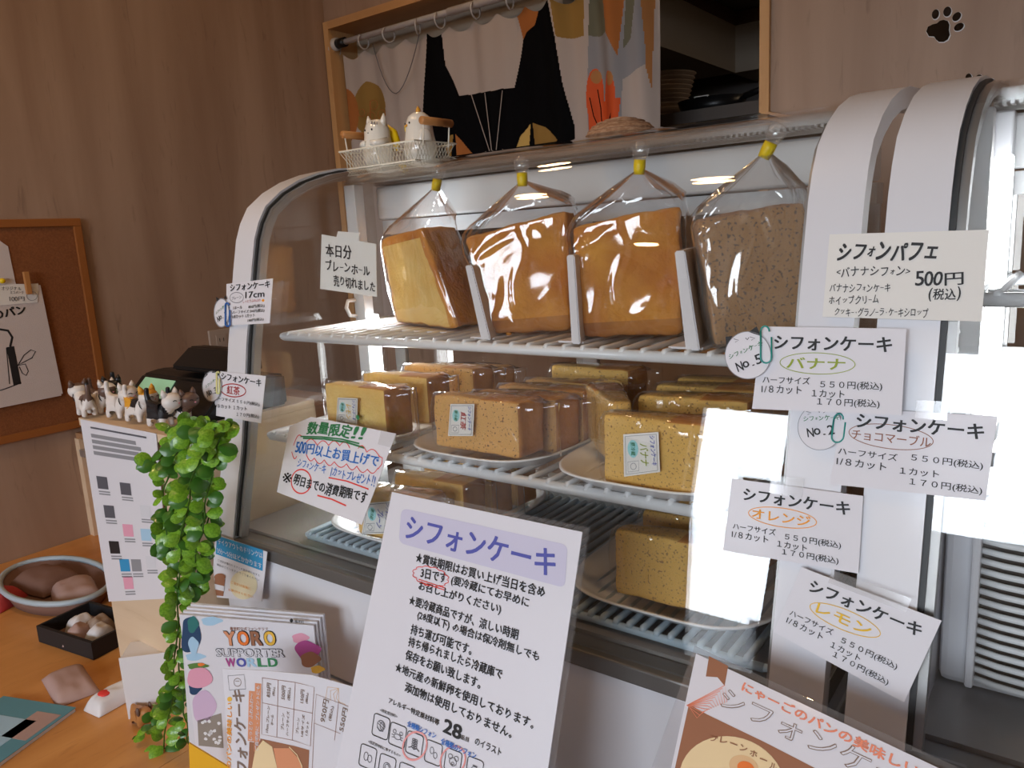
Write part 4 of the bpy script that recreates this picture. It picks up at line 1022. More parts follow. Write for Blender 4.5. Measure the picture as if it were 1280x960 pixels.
# small cards by the left frame
c = [(283, 355), (341, 348), (337, 404), (283, 407)]
s = card_on_glass(c, .008, 'small price card reading 17cm at the left end frame, the upper of two', group=None)
s.text('シフォンケーキ', (288, 360), (338, 355), 9, 'ink_black', .035); s.text('17cm', (307, 369), (331, 367), 8, 'ink_black', .02); s.oval((296, 372), 8.5, 6.5, 'ink_midgrey', .6); s.text('プレーン', (290, 373), (302, 371), 4, 'ink_grey', .0)
s.text('しっとりふわふわ', (304, 377), (326, 375), 3.5, 'ink_darkred'); s.oval((329, 375.5), 1.7, 1.7, 'ink_orange')
s.text('1ホール', (292, 385), (303, 384), 4, 'ink_black', .01); s.text('850円(税込)', (311, 384), (331, 382), 5, 'ink_black', .01); s.text('ハーフサイズ 500円(税込)', (291, 391), (331, 388), 5, 'ink_black', .01)
s.text('1/8カット 1カット', (291, 396), (319, 394), 4.5, 'ink_black', .01); s.text('180円(税込)', (310, 401), (330, 399), 4.5, 'ink_black', .01)
cat_tag(s, (277, 391), (9.5, 18), None, '1', ((270, 392), (284, 380)), ((272, 400), (283, 392)), [((271, 377), (270, 371), (275, 374)), ((280, 373), (282, 369), (284, 374))], .0015, clip_path(284, 289.5, 379, 408), 'clip_blue', .7); s.finish()
c = [(275, 464), (332, 470), (326, 529), (266, 519)]
s = card_on_glass(c, .008, 'small price card with 紅茶 in a red oval, lower at the left end frame', group=None)
s.text('シフォンケーキ', (277, 470), (327, 479), 9, 'ink_black', .035); s.oval((292, 488), 15.5, 8, 'ink_darkred', .8, 2, .1); s.text('紅茶', (284, 487), (300, 489), 11, 'ink_darkred', .02)
s.text('ハーフサイズ ５５０円(税込)', (269, 498), (325, 506), 5.5, 'ink_black', .01); s.text('1/８カット １カット', (269, 507), (309, 511), 5, 'ink_black', .01); s.text('１７０円(税込)', (296, 518), (324, 521), 6, 'ink_black', .01)
cat_tag(s, (265, 483), (12, 19), None, '3', ((257, 484), (273, 472)), ((259, 493), (271, 487)), [((256, 472), (256, 465), (260, 468)), ((265, 466), (267, 461), (269, 466))], .0015, clip_path(273, 276.5, 465, 492), 'clip_yellow', .7); s.finish()
# taped campaign sign curling off the glass
o, n0 = on_glass(440, 532, .006)
c = [(389, 521), (495, 542), (452, 656), (346, 615), (362, 533)]
s = Sheet('handwritten_sign', c, o, Vector((0, -1, .40)), 'paper', .0006, label='white sign with green, blue, red and black handwriting taped on the glass', cat='sign')
Z = lambda x, y: (340+x/6.4, 510+y/6.4)
s.text('数量限定', Z(285, 155), Z(640, 190), 17, 'ink_green', .045, hand=1, shear=.15); s.text('!!', Z(650, 195), Z(745, 205), 16, 'ink_green', .03, shear=.35)
s.stroke([Z(230, 228), Z(400, 232), Z(560, 250), Z(700, 285)], 1.2, 'ink_green'); s.stroke([Z(250, 242), Z(420, 248), Z(600, 275), Z(740, 320)], 1.4, 'ink_green')
s.text('500円以上お買上げで', Z(192, 312), Z(862, 425), 16, 'ink_brightblue', .03, hand=.9)
s.text('シフォンケーキ', Z(205, 440), Z(438, 490), 13, 'ink_brightblue', .015, hand=.9); s.text('1カットプレゼント!!', Z(470, 505), Z(832, 590), 14, 'ink_brightblue', .02, hand=.9)
s.text('※', Z(88, 553), Z(160, 563), 13, 'ink_black', .0, hand=.0); s.text('明日までの消費期限です', Z(175, 572), Z(765, 725), 16, 'ink_black', .035, hand=.9)
s.oval(Z(235, 588), 12.5, 15, 'ink_red', 1.2); s.stroke([Z(455, 557), Z(600, 585), Z(775, 650)], 1.1, 'ink_red'); s.stroke([Z(365, 700), Z(480, 730), Z(595, 782)], 1.2, 'ink_red')
scal = [(175, 300, 240, 225, 'u'), (275, 275, 365, 300, 'u'), (365, 300, 455, 300, 'u'), (455, 300, 545, 305, 'u'), (545, 300, 625, 320, 'u'), (690, 325, 760, 355, 'u'), (760, 355, 860, 385, 'u'), (200, 385, 160, 350, 'd'), (275, 370, 340, 400, 'd'), (340, 400, 420, 415, 'd'), (420, 415, 500, 430, 'd'), (500, 430, 600, 445, 'd'), (600, 450, 680, 465, 'd'), (680, 465, 765, 490, 'd'), (765, 490, 850, 480, 'd')]
for (x0, y0, x1, y1, k) in scal:
    P = []
    for i in range(9):
        u = i/8; h = 38*math.sin(PI*u)*(-1 if k == 'u' else 1); P.append(Z(x0+(x1-x0)*u, y0+(y1-y0)*u+h))
    s.stroke(P, .7, 'ink_red')
s.stroke([Z(855, 385), Z(885, 400), Z(880, 450), Z(850, 490)], .8, 'ink_red'); tape(s, [Z(880, 175), Z(1010, 215), Z(960, 320), Z(850, 290)]); s.finish()
# sold-out sign inside
c = [(402, 293), (470, 305), (471, 371), (400, 361)]
s = Sheet('handwritten_sign', c, at(436, 330, .690), Vector((.1, -1, -.05)), 'paper_warm', .0008, label='small white sold-out sign in thick black handwriting hanging inside at upper left', cat='sign')
s.text('本日分', (407, 312), (440, 316), 18, 'ink_black', .03, hand=.8); s.text('プレーンホール', (407, 331), (463, 340), 14, 'ink_black', .03, hand=.8); s.text('売り切れました', (417, 350), (470, 359), 14, 'ink_black', .035, hand=.8)
bm = bmesh.new(); L_ = [s.loc(*p) for p in ((423, 289), (450, 291), (448, 301), (421, 297))]; bm.faces.new([bm.verts.new((a_, b_, .001)) for a_, b_ in L_]); build('paper_tape', bm, 'paper_warm', s.ob); s.finish()

# ================================================================ LEANING MENU SHEET
TL = at(490, 615, .480); TR = at(728, 665, .480); nM = Vector((0, -1, .38)).normalized()
a_ = atP(490, 615, TL, nM); b_ = atP(420, 960, TL, nM); c_ = atP(728, 665, TL, nM); d_ = atP(685, 960, TL, nM)
BL = a_+(b_-a_).normalized()*.295; BR = c_+(d_-c_).normalized()*.295
s = Sheet('menu_sheet', [(490, 615), (728, 665), proj(BR), proj(BL)], TL, nM, 'paper_laminate', .0012, label='large white sheet headed シフォンケーキ in blue-violet, leaning against the case front', cat='sign')
Z = lambda x, y: (420+x/2.743, 610+y/2.743)
# rounded lavender heading
hp = [Z(225, 68), Z(795, 195), Z(785, 343), Z(215, 188)]
cor = []
for i in range(4):
    p0 = Vector(hp[i-1]); p1 = Vector(hp[i]); p2 = Vector(hp[(i+1) % 4]); r_ = 9
    A = p1+(p0-p1).normalized()*r_; B = p1+(p2-p1).normalized()*r_
    for k in range(6):
        t_ = k/5; cor.append(tuple(A.lerp(p1, t_).lerp(p1.lerp(B, t_), t_)))
s.poly(cor, 'ink_lavender', 1)
s.text('シフォンケーキ', Z(242, 133), Z(755, 262), 33, 'ink_violet', .03)
for body, p, q_, h in (('★賞味期限はお買い上げ当日を含め', (275, 237), (718, 358), 14), ('3日です', (292, 290), (380, 310), 13), ('(要冷蔵にてお早めに', (396, 316), (663, 396), 14.5), ('お召し上がりください)', (285, 335), (567, 418), 14.5),
                       ('★要冷蔵商品ですが、涼しい時期', (252, 383), (626, 504), 14), ('(28度以下) の場合は保冷剤無しでも', (280, 435), (698, 582), 14.5), ('持ち運び可能です。', (258, 482), (467, 556), 14), ('持ち帰られましたら冷蔵庫で', (250, 525), (571, 640), 14),
                       ('保存をお願い致します。', (240, 570), (497, 672), 14), ('★地元産の新鮮卵を使用しております。', (205, 612), (680, 810), 14), ('添加物は使用しておりません。', (238, 680), (605, 842), 14)):
    s.text(body, Z(*p), Z(*q_), h, 'ink_black', .03)
s.text('アレルギー特定原材料等', Z(182, 727), Z(355, 805), 8, 'ink_black', .03); s.text('28', Z(370, 812), Z(432, 842), 19, 'ink_black', .04); s.text('品目', Z(430, 853), Z(456, 864), 6, 'ink_black', .02); s.text('のイラスト', Z(478, 866), Z(568, 907), 10, 'ink_black', .02)
s.text('<特定原材料>', Z(152, 760), Z(212, 784), 4.5, 'ink_black', .01); s.text('<特定原材料に準ずるもの>', Z(112, 868), Z(222, 918), 4.5, 'ink_black', .01)
s.text('全種類シフォン', Z(247, 806), Z(345, 850), 8, 'ink_brightblue', .04, layer=4); s.text('全種類のシフォン', Z(362, 866), Z(483, 918), 8.5, 'ink_brightblue', .04, layer=4)
P = []
for i in range(12*5+1):
    th = 2*PI*i/60; sc = 1+.13*abs(math.sin(th*6)); P.append(Z(326+56*math.cos(th)*sc, 303+30*math.sin(th)*sc+ .2*56*math.cos(th)))
s.stroke(P[:-1], .7, 'ink_red', 3, closed=True); s.stroke([Z(285, 313), Z(375, 343)], .7, 'ink_red', 3); s.stroke([Z(283, 320), Z(373, 350)], .7, 'ink_red', 3)
def rbox(cx, cy, hw, hh, w_=.8):
    pts = []
    for (sx, sy) in ((1, 1), (-1, 1), (-1, -1), (1, -1)):
        for k in range(4):
            t = {(1, 1): 0, (-1, 1): PI/2, (-1, -1): PI, (1, -1): 3*PI/2}[(sx, sy)]+PI/6*k
            pts.append((sx*(hw-9)+9*math.cos(t), sy*(hh-9)+9*math.sin(t)))
    s.stroke([Z(cx+x-.14*y, cy+y+.42*x*.95) for x, y in pts], w_, 'ink_black', 2, closed=True)
def ic(cx, cy, pts, w_=.6, cl=False): s.stroke([Z(cx+x-.14*y, cy+y+.42*x) for x, y in pts], w_, 'ink_grey', 2, closed=cl)
def circ(cx, cy, ox, oy, rx, ry, w_=.6, a0=0, a1=2*PI): ic(cx, cy, [(ox+rx*math.cos(a0+(a1-a0)*k/16), oy+ry*math.sin(a0+(a1-a0)*k/16)) for k in range(17)], w_)
IB = [(155, 818), (212, 848), (270, 878), (335, 908), (402, 936), (476, 965), (110, 922), (176, 955), (243, 985)]
for (x, y) in IB: rbox(x, y, 27, 37)
x, y = IB[0]; circ(x, y, 0, -4, 13, 17); circ(x, y, 3, -4, 6, 12); ic(x, y, [(-13, 6), (-2, 16), (10, 12)]); ic(x, y, [(-10, -16), (14, -4)]); ic(x, y, [(-12, -8), (12, 4)])
x, y = IB[1]; circ(x, y, 0, 5, 11, 9); circ(x, y, -11, -10, 5, 6); circ(x, y, 11, -10, 5, 6); ic(x, y, [(-11, 4), (-19, 2)]); ic(x, y, [(11, 4), (19, 2)]); ic(x, y, [(-10, 10), (-18, 12)]); ic(x, y, [(10, 10), (18, 12)])
x, y = IB[2]; ic(x, y, [(0, 18), (0, -20)])
for k in range(4): circ(x, y, -5, -14+8*k, 4, 3); circ(x, y, 5, -14+8*k, 4, 3)
ic(x, y, [(-18, 18), (-8, 12), (0, 18), (10, 12), (18, 18)], .9)
x, y = IB[3]; circ(x, y, -6, -6, 6, 11); circ(x, y, 7, 6, 6, 10)
x, y = IB[4]; circ(x, y, -10, -12, 7, 8); circ(x, y, 10, -12, 7, 8); circ(x, y, 0, 2, 12, 14); circ(x, y, 0, 8, 5, 4)
x, y = IB[5]; circ(x, y, 0, 4, 11, 14); ic(x, y, [(-8, -12), (8, -12)], 1)
x, y = IB[6]; circ(x, y, -6, 0, 7, 14); circ(x, y, 7, 3, 7, 12)
x, y = IB[7]; circ(x, y, 0, 2, 12, 15); circ(x, y, 0, 2, 7, 10)
x, y = IB[8]; circ(x, y, 0, 2, 11, 11)
s.oval(Z(272, 884), 14.5, 18, 'ink_pinkoval', 1.8, 3, .4); s.oval(Z(402, 934), 15, 18.5, 'ink_pinkoval', 1.8, 3, .4)
s.finish()
# clear sleeve with strut behind the sheet
bx_ = s.ob; Wd = (c_-a_).length
bm = bmesh.new(); box_bm(-.004, Wd+.004, -.30, .004, -.0042, -.0016, bm=bm); build('clear_sleeve', bm, 'acrylic', bx_)
# white backing stand of the sheet
bm = bmesh.new(); box_bm(Wd*.35, Wd*.65, -.299, -.02, -.006, -.0044, bm=bm); build('backing', bm, 'paper_edge', bx_)
LEDGE = .780
# ================================================================ FLYER AT THE LOWER RIGHT
P0 = at(870, 817, .500); P1 = at(1173, 960, .466); P2 = at(840, 955, .456)
nF = (P1-P0).cross(P2-P0).normalized()
s = Sheet('flyer', [(870, 817), (1330, 1034), (1270, 1310), (800, 1138)], P0, nF, 'paper_laminate', .0012, label='white flyer with salmon and brown lettering and a cake photo at lower right', cat='flyer')
Z = lambda x, y: (840+x/3.765, 810+y/3.765)
s.poly([Z(175, 38), Z(265, 85), Z(248, 178), Z(215, 138), Z(160, 134)], 'print_brown')
s.text('にゃーごのパンの美味しい', Z(333, 178), Z(1165, 585), 15, 'ink_salmon', .035)
s.text('シフォンケーキ', Z(235, 228), Z(1290, 725), 31, 'ink_taupe', .02, layer=2); s.text('シフォンケーキ', Z(240, 229), Z(1288, 724), 29, 'paper_laminate', -.012, layer=3)
s.poly([Z(80, 265), Z(170, 315), Z(430, 440), Z(760, 610), Z(1300, 860), Z(1200, 1500), Z(-80, 1000)], 'print_brown', 1)
s.oval(Z(285, 640), 68, 58, 'print_cakelight', 0, 2, .42); s.oval(Z(340, 560), 19, 14, 'print_cake', 0, 3, .4); s.oval(Z(350, 565), 11, 8, 'print_orange', 0, 4, .4)
for k, ch in enumerate('プレーンホール'):
    th = k/6; x = 200+ (480-200)*th; y = 425+130*th**1.4 - 4*math.sin(PI*th); s.text(ch, Z(x-17, y-4), Z(x+17, y+9), 8 if ch != 'ー' else 1.6, 'print_brown', .02, layer=4)
for k in range(12):
    s.stroke([Z(75+random.uniform(-5, 5), 270), Z(120+k*12, 330-k*14), Z(150+k*10, 300-k*4)], .6, 'ink_salmon', 3)
s.finish()
bm = bmesh.new(); box_bm(-.004, .40, -.31, .005, -.0045, -.0016, bm=bm); build('clear_sleeve', bm, 'acrylic', s.ob)

# ================================================================ BROCHURES AT THE LOWER LEFT
P0 = at(224, 768, .420); P1 = at(392, 782, .500); P1.z = P0.z+(P1.z-P0.z)*.3
ex = (P1-P0).normalized(); nB = ex.cross(Vector((0, 0, 1)))
def brochure_print(s):
    Z = lambda x, y: (200+x/3.2, 660+y/3.2)
    def blob(c, rx, ry, m, layer=1, seed=0, wob=.16):
        s.poly([Z(c[0]+rx*(1+wob*math.sin(3*t+seed))*math.cos(t), c[1]+ry*(1+wob*math.sin(2*t+seed*2))*math.sin(t)) for t in [2*PI*k/30 for k in range(30)]], m, layer)
    blob((122, 425), 38, 82, 'print_navy', 2, 1); blob((132, 385), 22, 30, 'print_teal', 3, 2); blob((135, 470), 20, 34, 'print_sky', 3, 3); blob((205, 372), 42, 16, 'print_sky', 1, 2); blob((140, 515), 40, 14, 'print_sky', 1, 2)
    blob((150, 552), 42, 12, 'print_leaf', 2, 2); blob((165, 545), 14, 6, 'print_orange', 3, 2); blob((158, 598), 50, 44, 'print_pink', 3, 1, .08); blob((140, 640), 26, 24, 'print_navy', 2, 2)
    blob((175, 715), 48, 62, 'print_lilac', 1, 2, .1); blob((560, 440), 34, 18, 'print_pink', 1, 2); blob((592, 492), 50, 40, 'print_magenta', 2, 3); blob((600, 525), 40, 28, 'print_brown', 3, 2); blob((630, 565), 28, 14, 'print_gold', 2, 2)
    s.poly([Z(150, 770), Z(245, 740), Z(255, 880), Z(155, 870)], 'print_photo', 1)
    for k in range(16): blob((160+random.random()*85, 765+random.random()*100), 7, 6, 'print_white', 2, k)
    s.text('養老町公式ファンクラブ', Z(280, 402), Z(432, 404), 4.5, 'ink_brown', .01)
    for k, (ch, m_) in enumerate(zip('YORO', ('print_terra', 'print_orange', 'print_brown', 'print_gold'))):
        x = 256+k*53; s.text(ch, Z(x, 440), Z(x+50, 440), 19, 'ink_black', .07, layer=2); s.text(ch, Z(x+3, 440), Z(x+47, 440), 17.5, m_, .05, layer=4)
    s.text('SUPPORTER', Z(224, 497), Z(500, 499), 11, 'ink_grey', .05); s.text('SUPPORTER', Z(227, 497), Z(497, 499), 9.5, 'paper', .005, layer=3)
    for k, (ch, m_) in enumerate(zip('WORLD', ('print_magenta', 'ink_violet', 'print_sky', 'print_green', 'print_green'))):
        x = 264+k*42; s.text(ch, Z(x, 537), Z(x+39, 537), 11, m_, .05)
    s.text('養老町', Z(540, 373), Z(577, 375), 4, 'ink_black', .02); s.oval(Z(526, 370), 2, 2.6, 'ink_black')
for k in range(4):
    off = -.0045*k
    if k == 0:
        s = Sheet('brochure', [(224, 768), (392, 782), (412, 990), (252, 990)], P0, nB, 'paper', .004, label='front brochure headed YORO SUPPORTER WORLD in the stack before the case', cat='brochure', group='stacked brochures')
        brochure_print(s); s.finish(); b0 = s.ob
        bm = bmesh.new()
        for j in range(5): box_bm(.001, (P1-P0).length-.001, -.2, -.0004*(j % 2), -.0008-.0007*j, -.0004-.0007*j, bm=bm)
        build('pages', bm, 'paper_edge', b0)['kind'] = 'stuff'
    else:
        c_2 = b0.copy(); COL.objects.link(c_2); c_2.matrix_world = b0.matrix_world @ Matrix.Translation((.0022*k, .0022*k, off)); tag(c_2, 'plain-edged brochure %s behind the front YORO SUPPORTER WORLD one' % ('directly', 'two places', 'three places')[k-1], 'brochure', 'stacked brochures')
# price leaflet printed sideways
P0 = at(278, 836, .392); P1 = at(447, 860, .440); ex = (P1-P0).normalized(); nL = ex.cross(Vector((0, .12, 1)))
s = Sheet('price_leaflet', [(278, 836), (330, 838), (390, 844), (447, 860), (470, 1030), (292, 1030)], P0, nL, 'paper', .0008, label='cream leaflet printed sideways with orange headings and a price table, before the brochures', cat='leaflet')
Z = lambda x, y: (270+x/6.095, 820+y/6.095)
s.text('シフォンケーキ', Z(208, 1000), Z(172, 255), 15, 'ink_taupe', .035); s.text('ねこのパンの美味しい', Z(98, 980), Z(106, 352), 6.5, 'ink_orange', .03); s.oval(Z(105, 328), 3, 3, 'print_gold')
s.poly([Z(298, 205), Z(346, 210), Z(330, 732), Z(290, 727)], 'print_terra'); s.poly([Z(252, 264), Z(299, 268), Z(290, 652), Z(243, 645)], 'print_terra')
s.text('ご自宅用に・プレゼントにも', Z(312, 718), Z(324, 222), 4.6, 'paper', .02); s.text('しっとり ふわふわ〜', Z(264, 638), Z(275, 282), 4.6, 'paper', .02)
for ln in (((355, 165), (605, 200), (750, 235), (720, 685), (583, 640), (350, 595), (355, 165)), ((475, 180), (465, 612)), ((605, 200), (583, 640)), ((355, 355), (738, 435)), ((1030, 390), (765, 290), (750, 510), (950, 590)), ((935, 345), (905, 640)), ((750, 510), (735, 853))): s.stroke([Z(*p) for p in ln], .45, 'ink_brown')
for body, p, q_, h in (('850円', (400, 312), (406, 205), 5), ('(税込)', (440, 302), (446, 235), 3.6), ('500円', (512, 330), (519, 225), 5), ('(税込)', (556, 336), (563, 240), 4.2), ('150円', (655, 356), (662, 255), 4.6), ('(税込)', (692, 360), (698, 280), 3.6),
                       ('17cm プレーン', (388, 580), (402, 380), 3.6), ('ホール', (428, 525), (432, 445), 3.4), ('プレーン', (505, 560), (513, 435), 3.6), ('ハーフサイズ', (543, 605), (552, 420), 3.4), ('プレーン', (618, 588), (629, 470), 3.4), ('1/8サイズ', (655, 612), (669, 445), 3.4), ('1カット', (690, 603), (702, 495), 3.4),
                       ('950円', (812, 502), (842, 330), 7), ('(税込)', (868, 492), (890, 380), 4.6), ('550円', (955, 572), (988, 395), 6.5)): s.text(body, Z(*p), Z(*q_), h, 'ink_brown' if 0 else 'ink_taupe', .02)
s.poly([Z(340, 628), Z(600, 685), Z(712, 716), Z(690, 1200), Z(230, 1200), Z(256, 652), Z(330, 665)], 'print_brown'); s.poly([Z(300, 720), Z(360, 640), Z(430, 690), Z(470, 860), Z(450, 1000), Z(250, 1000)], 'print_cakelight', 2)
s.poly([Z(440, 700), Z(560, 700), Z(640, 790), Z(670, 900), Z(680, 1100), Z(470, 1100), Z(470, 860)], 'print_terra', 2); s.stroke([Z(560, 690), Z(620, 750), Z(655, 830), Z(672, 950)], 1.2, 'print_cakelight', 3)
s.stroke([Z(92, 150), Z(215, 140), Z(228, 250), Z(104, 258)], .5, 'ink_grey', 2, closed=True); s.oval(Z(165, 200), 4.5, 5, 'ink_taupe', .7); s.stroke([Z(150, 190), Z(180, 190)], .6, 'ink_taupe')
for k in range(5): s.stroke([Z(935, 245), Z(850+22*k, 235+28*k), Z(835+38*k, 330+10*k)], .5, 'print_cake', 1)
s.finish()
P = [(236, 929), (300, 968), (300, 1040), (240, 1040)]
s = Sheet('yellow_folder', P, at(236, 929, .385), nL, 'pocket_yellow', .002, label='bright yellow folder corner standing before the brochures at the bottom edge', cat='folder'); s.finish()
# takeout notice stuck on the case front
c = [(269, 668), (334, 690), (327, 752), (264, 746)]
s = Sheet('small_notice', c, at(300, 700, .5385), Vector((0, -1, 0)), 'paper', .0006, label='small notice with a blue heading and coffee cup stuck below the glass at left', cat='notice')
Z = lambda x, y: (200+x/3.2, 660+y/3.2)
s.poly([Z(229, 30), Z(413, 88), Z(411, 172), Z(223, 103)], 'print_blue'); s.text('テイクアウトのドリンクは', Z(233, 52), Z(411, 110), 7, 'paper', .015); s.text('3分〜5分ほどかかります', Z(230, 88), Z(408, 152), 7, 'paper', .015)
s.text('ご注文が重なりますと大変お待たせする', Z(232, 128), Z(400, 190), 3, 'ink_grey'); s.text('場合がございますのでご了承ください', Z(228, 145), Z(398, 208), 3, 'ink_grey')
s.oval(Z(335, 228), 17, 18, 'print_cream', 0, 1); s.text('ご注文は店員に', Z(285, 215), Z(365, 243), 3.5, 'ink_orange', layer=3); s.text('お声がけください', Z(275, 245), Z(375, 275), 3.5, 'ink_orange', layer=3)
s.poly([Z(220, 195), Z(262, 205), Z(254, 272), Z(220, 268)], 'print_brown', 2); s.poly([Z(218, 222), Z(260, 232), Z(257, 252), Z(217, 243)], 'paper', 3); s.oval(Z(242, 195), 7, 4.5, 'print_brown', 0, 4); s.finish()

# ================================================================ COUNTER, STAND, TILL
CZ = .634
bm = box_bm(XW+.002, -.945, .16, 1.40, CZ-.04, CZ); ct = empty('counter', (0, 0, 0), 'orange wooden counter left of the display case', 'counter')
build('top', bm, 'counter_wood', ct); box('panel', XW+.002, -.95, .22, 1.38, 0, CZ-.04, 'cabinet_wood', ct)
lg = empty('front_ledge', (0, 0, 0), 'wooden ledge along the case front under the leaning sheets', 'ledge')
box('top', -.944, .40, .16, .546, CZ-.04, CZ, 'counter_wood', lg); box('panel', -.94, .40, .20, .546, 0, CZ-.04, 'cabinet_wood', lg)
for (xx, yy, zt_, wh_) in ((-.42, .365, .785, 'menu sheet'), (-.14, .40, .75, 'cake flyer')):
    t = empty('sheet_riser', (xx, yy, CZ), 'white riser block holding up the leaning %s' % wh_, 'riser', 'risers on the ledge'); box('block', -.10, .10, -.015, .13, 0, zt_-CZ-.004, 'box_white', t, .002)
t = empty('brochure_riser', (-.70, .44, CZ), 'white riser block under the brochures', 'riser'); box('block', -.14, .10, -.03, .09, 0, .012, 'box_white', t, .002)
# cabinet under the cork board
t = empty('side_cabinet', (XW, .80, CZ), 'brown wooden side cabinet with pale edge below the cork board', 'cabinet')
box('body', .0, .33, .012, .58, 0, .245, 'cabinet_wood', t); box('edge_strip', -.0, .022, -.004, .012, 0, .245, 'stand_wood', t); box('top', .0, .33, .0, .58, .245, .258, 'cabinet_wood', t)
bm = bmesh.new(); box_bm(.03, .055, -.01, .004, .205, .222, bm=bm); build('metal_catch', bm, 'alu', t)
# stand with cats
SXa, SXb, SYa, SYb, SZ = -1.190, -.945, .500, .74, 1.070
t = empty('till_stand', (SXa, SYa, CZ), 'pale wooden stand carrying the black till and the row of toy cats', 'stand')
W_ = SXb-SXa; D_ = SYb-SYa; H_ = SZ-CZ
box('top', 0, W_, 0, D_, H_-.012, H_, 'stand_wood', t, .001); box('side_panel', 0, .012, .004, D_, 0, H_-.012, 'stand_wood', t); box('side_panel', W_-.012, W_, .004, D_, 0, H_-.012, 'stand_wood', t); box('front_panel', .012, W_-.012, .004, .014, 0, H_-.012, 'stand_wood', t)
c = [(100, 524), (195, 542), (213, 748), (136, 752)]
s = Sheet('notice_sheet', c, at(150, 640, .4985), Vector((0, -1, 0)), 'paper', .0008, label='tall white notice of small pictures on the front of the till stand', cat='notice')
q = lambda u, v: bil(c, u, v)
s.stroke([q(.13, .035), q(.87, .035)], 1.0, 'ink_grey')
rnd = random.Random(3)
for r_ in range(4): s.stroke([q(.12, .08+.032*r_), q(.12+rnd.uniform(.55, .75), .08+.032*r_)], 2.2, 'ink_midgrey', 1)
cells = [(.18, .34, 'ink_grey'), (.50, .36, 'ink_grey'), (.22, .50, 'ink_grey'), (.46, .60, 'print_pink'), (.72, .62, 'print_sky'), (.22, .70, 'ink_black'), (.34, .80, 'print_blue'), (.52, .80, 'ink_midgrey'), (.36, .90, 'print_pink'), (.75, .48, 'paper_edge'), (.75, .78, 'paper_edge')]
for (u, v, m_) in cells: s.poly([q(u-.075, v-.035), q(u+.075, v-.035), q(u+.075, v+.035), q(u-.075, v+.035)], m_)
for (u, v, m_) in cells:
    for k in (0, 1): s.stroke([q(u-.07, v+.05+.014*k), q(u+.09, v+.05+.014*k)], .8, 'ink_midgrey', 1)
s.finish()
# till
t = empty('cash_register', (0, 0, 0), 'black cash register with a green screen behind the toy cats', 'cash register')
x0, x1 = -1.185, -.955
def prism(name, prof, x0, x1, m, parent, bev=.004, dx=0):
    bm = bmesh.new(); a = [bm.verts.new((x0, y, z)) for y, z in prof]; b = [bm.verts.new((x1, y, z)) for y, z in prof]
    bm.faces.new(a); bm.faces.new(b[::-1]); n = len(prof)
    for i in range(n): bm.faces.new((a[i], a[(i+1) % n], b[(i+1) % n], b[i]))
    bmesh.ops.recalc_face_normals(bm, faces=bm.faces[:])
    if bev: bmesh.ops.bevel(bm, geom=bm.edges[:], offset=bev, segments=3, affect='EDGES')
    return build(name, bm, m, parent)
prism('housing', [(.560, 1.070), (.560, 1.077), (.603, 1.119), (.632, 1.123), (.70, 1.116), (.70, 1.070)], x0, x1, 'black_plastic', t)
oS = Vector((0, .5655, 1.0955)); nS = Vector((0, -.70, .71))
s = Sheet('screen', [(182, 471), (219, 476), (205, 499), (167, 491)], Vector((-1.1, .5815, 1.098))+Vector((0, -.698, .715))*.0016, Vector((0, -.698, .715)), 'lcd', .001, parent=t); s.finish()
prism('customer_display', [(.610, 1.128), (.606, 1.134), (.640, 1.160), (.668, 1.158), (.668, 1.126)], -1.105, -.962, 'black_plastic', t, .003); box('display_neck', -1.07, -1.00, .635, .665, 1.110, 1.135, 'black_plastic', t)
# outlet
t = empty('wall_outlet', (XW, 1.178, .985), 'ivory double outlet plate on the left wall behind the till', 'outlet')
box('plate', .0005, .008, 0, .118, 0, .104, 'plate_ivory', t, .002)
for (a_, b_) in ((.035, .030), (.080, .030), (.035, .075), (.080, .075)):
    sk = box('socket', .008, .010, a_-.016, a_+.016, b_-.014, b_+.014, 'plate_ivory', t, .0005)
    for d_ in (-.006, .006): box('slot', .0095, .0104, a_+d_-.001, a_+d_+.001, b_-.005, b_+.005, 'ink_black', sk)

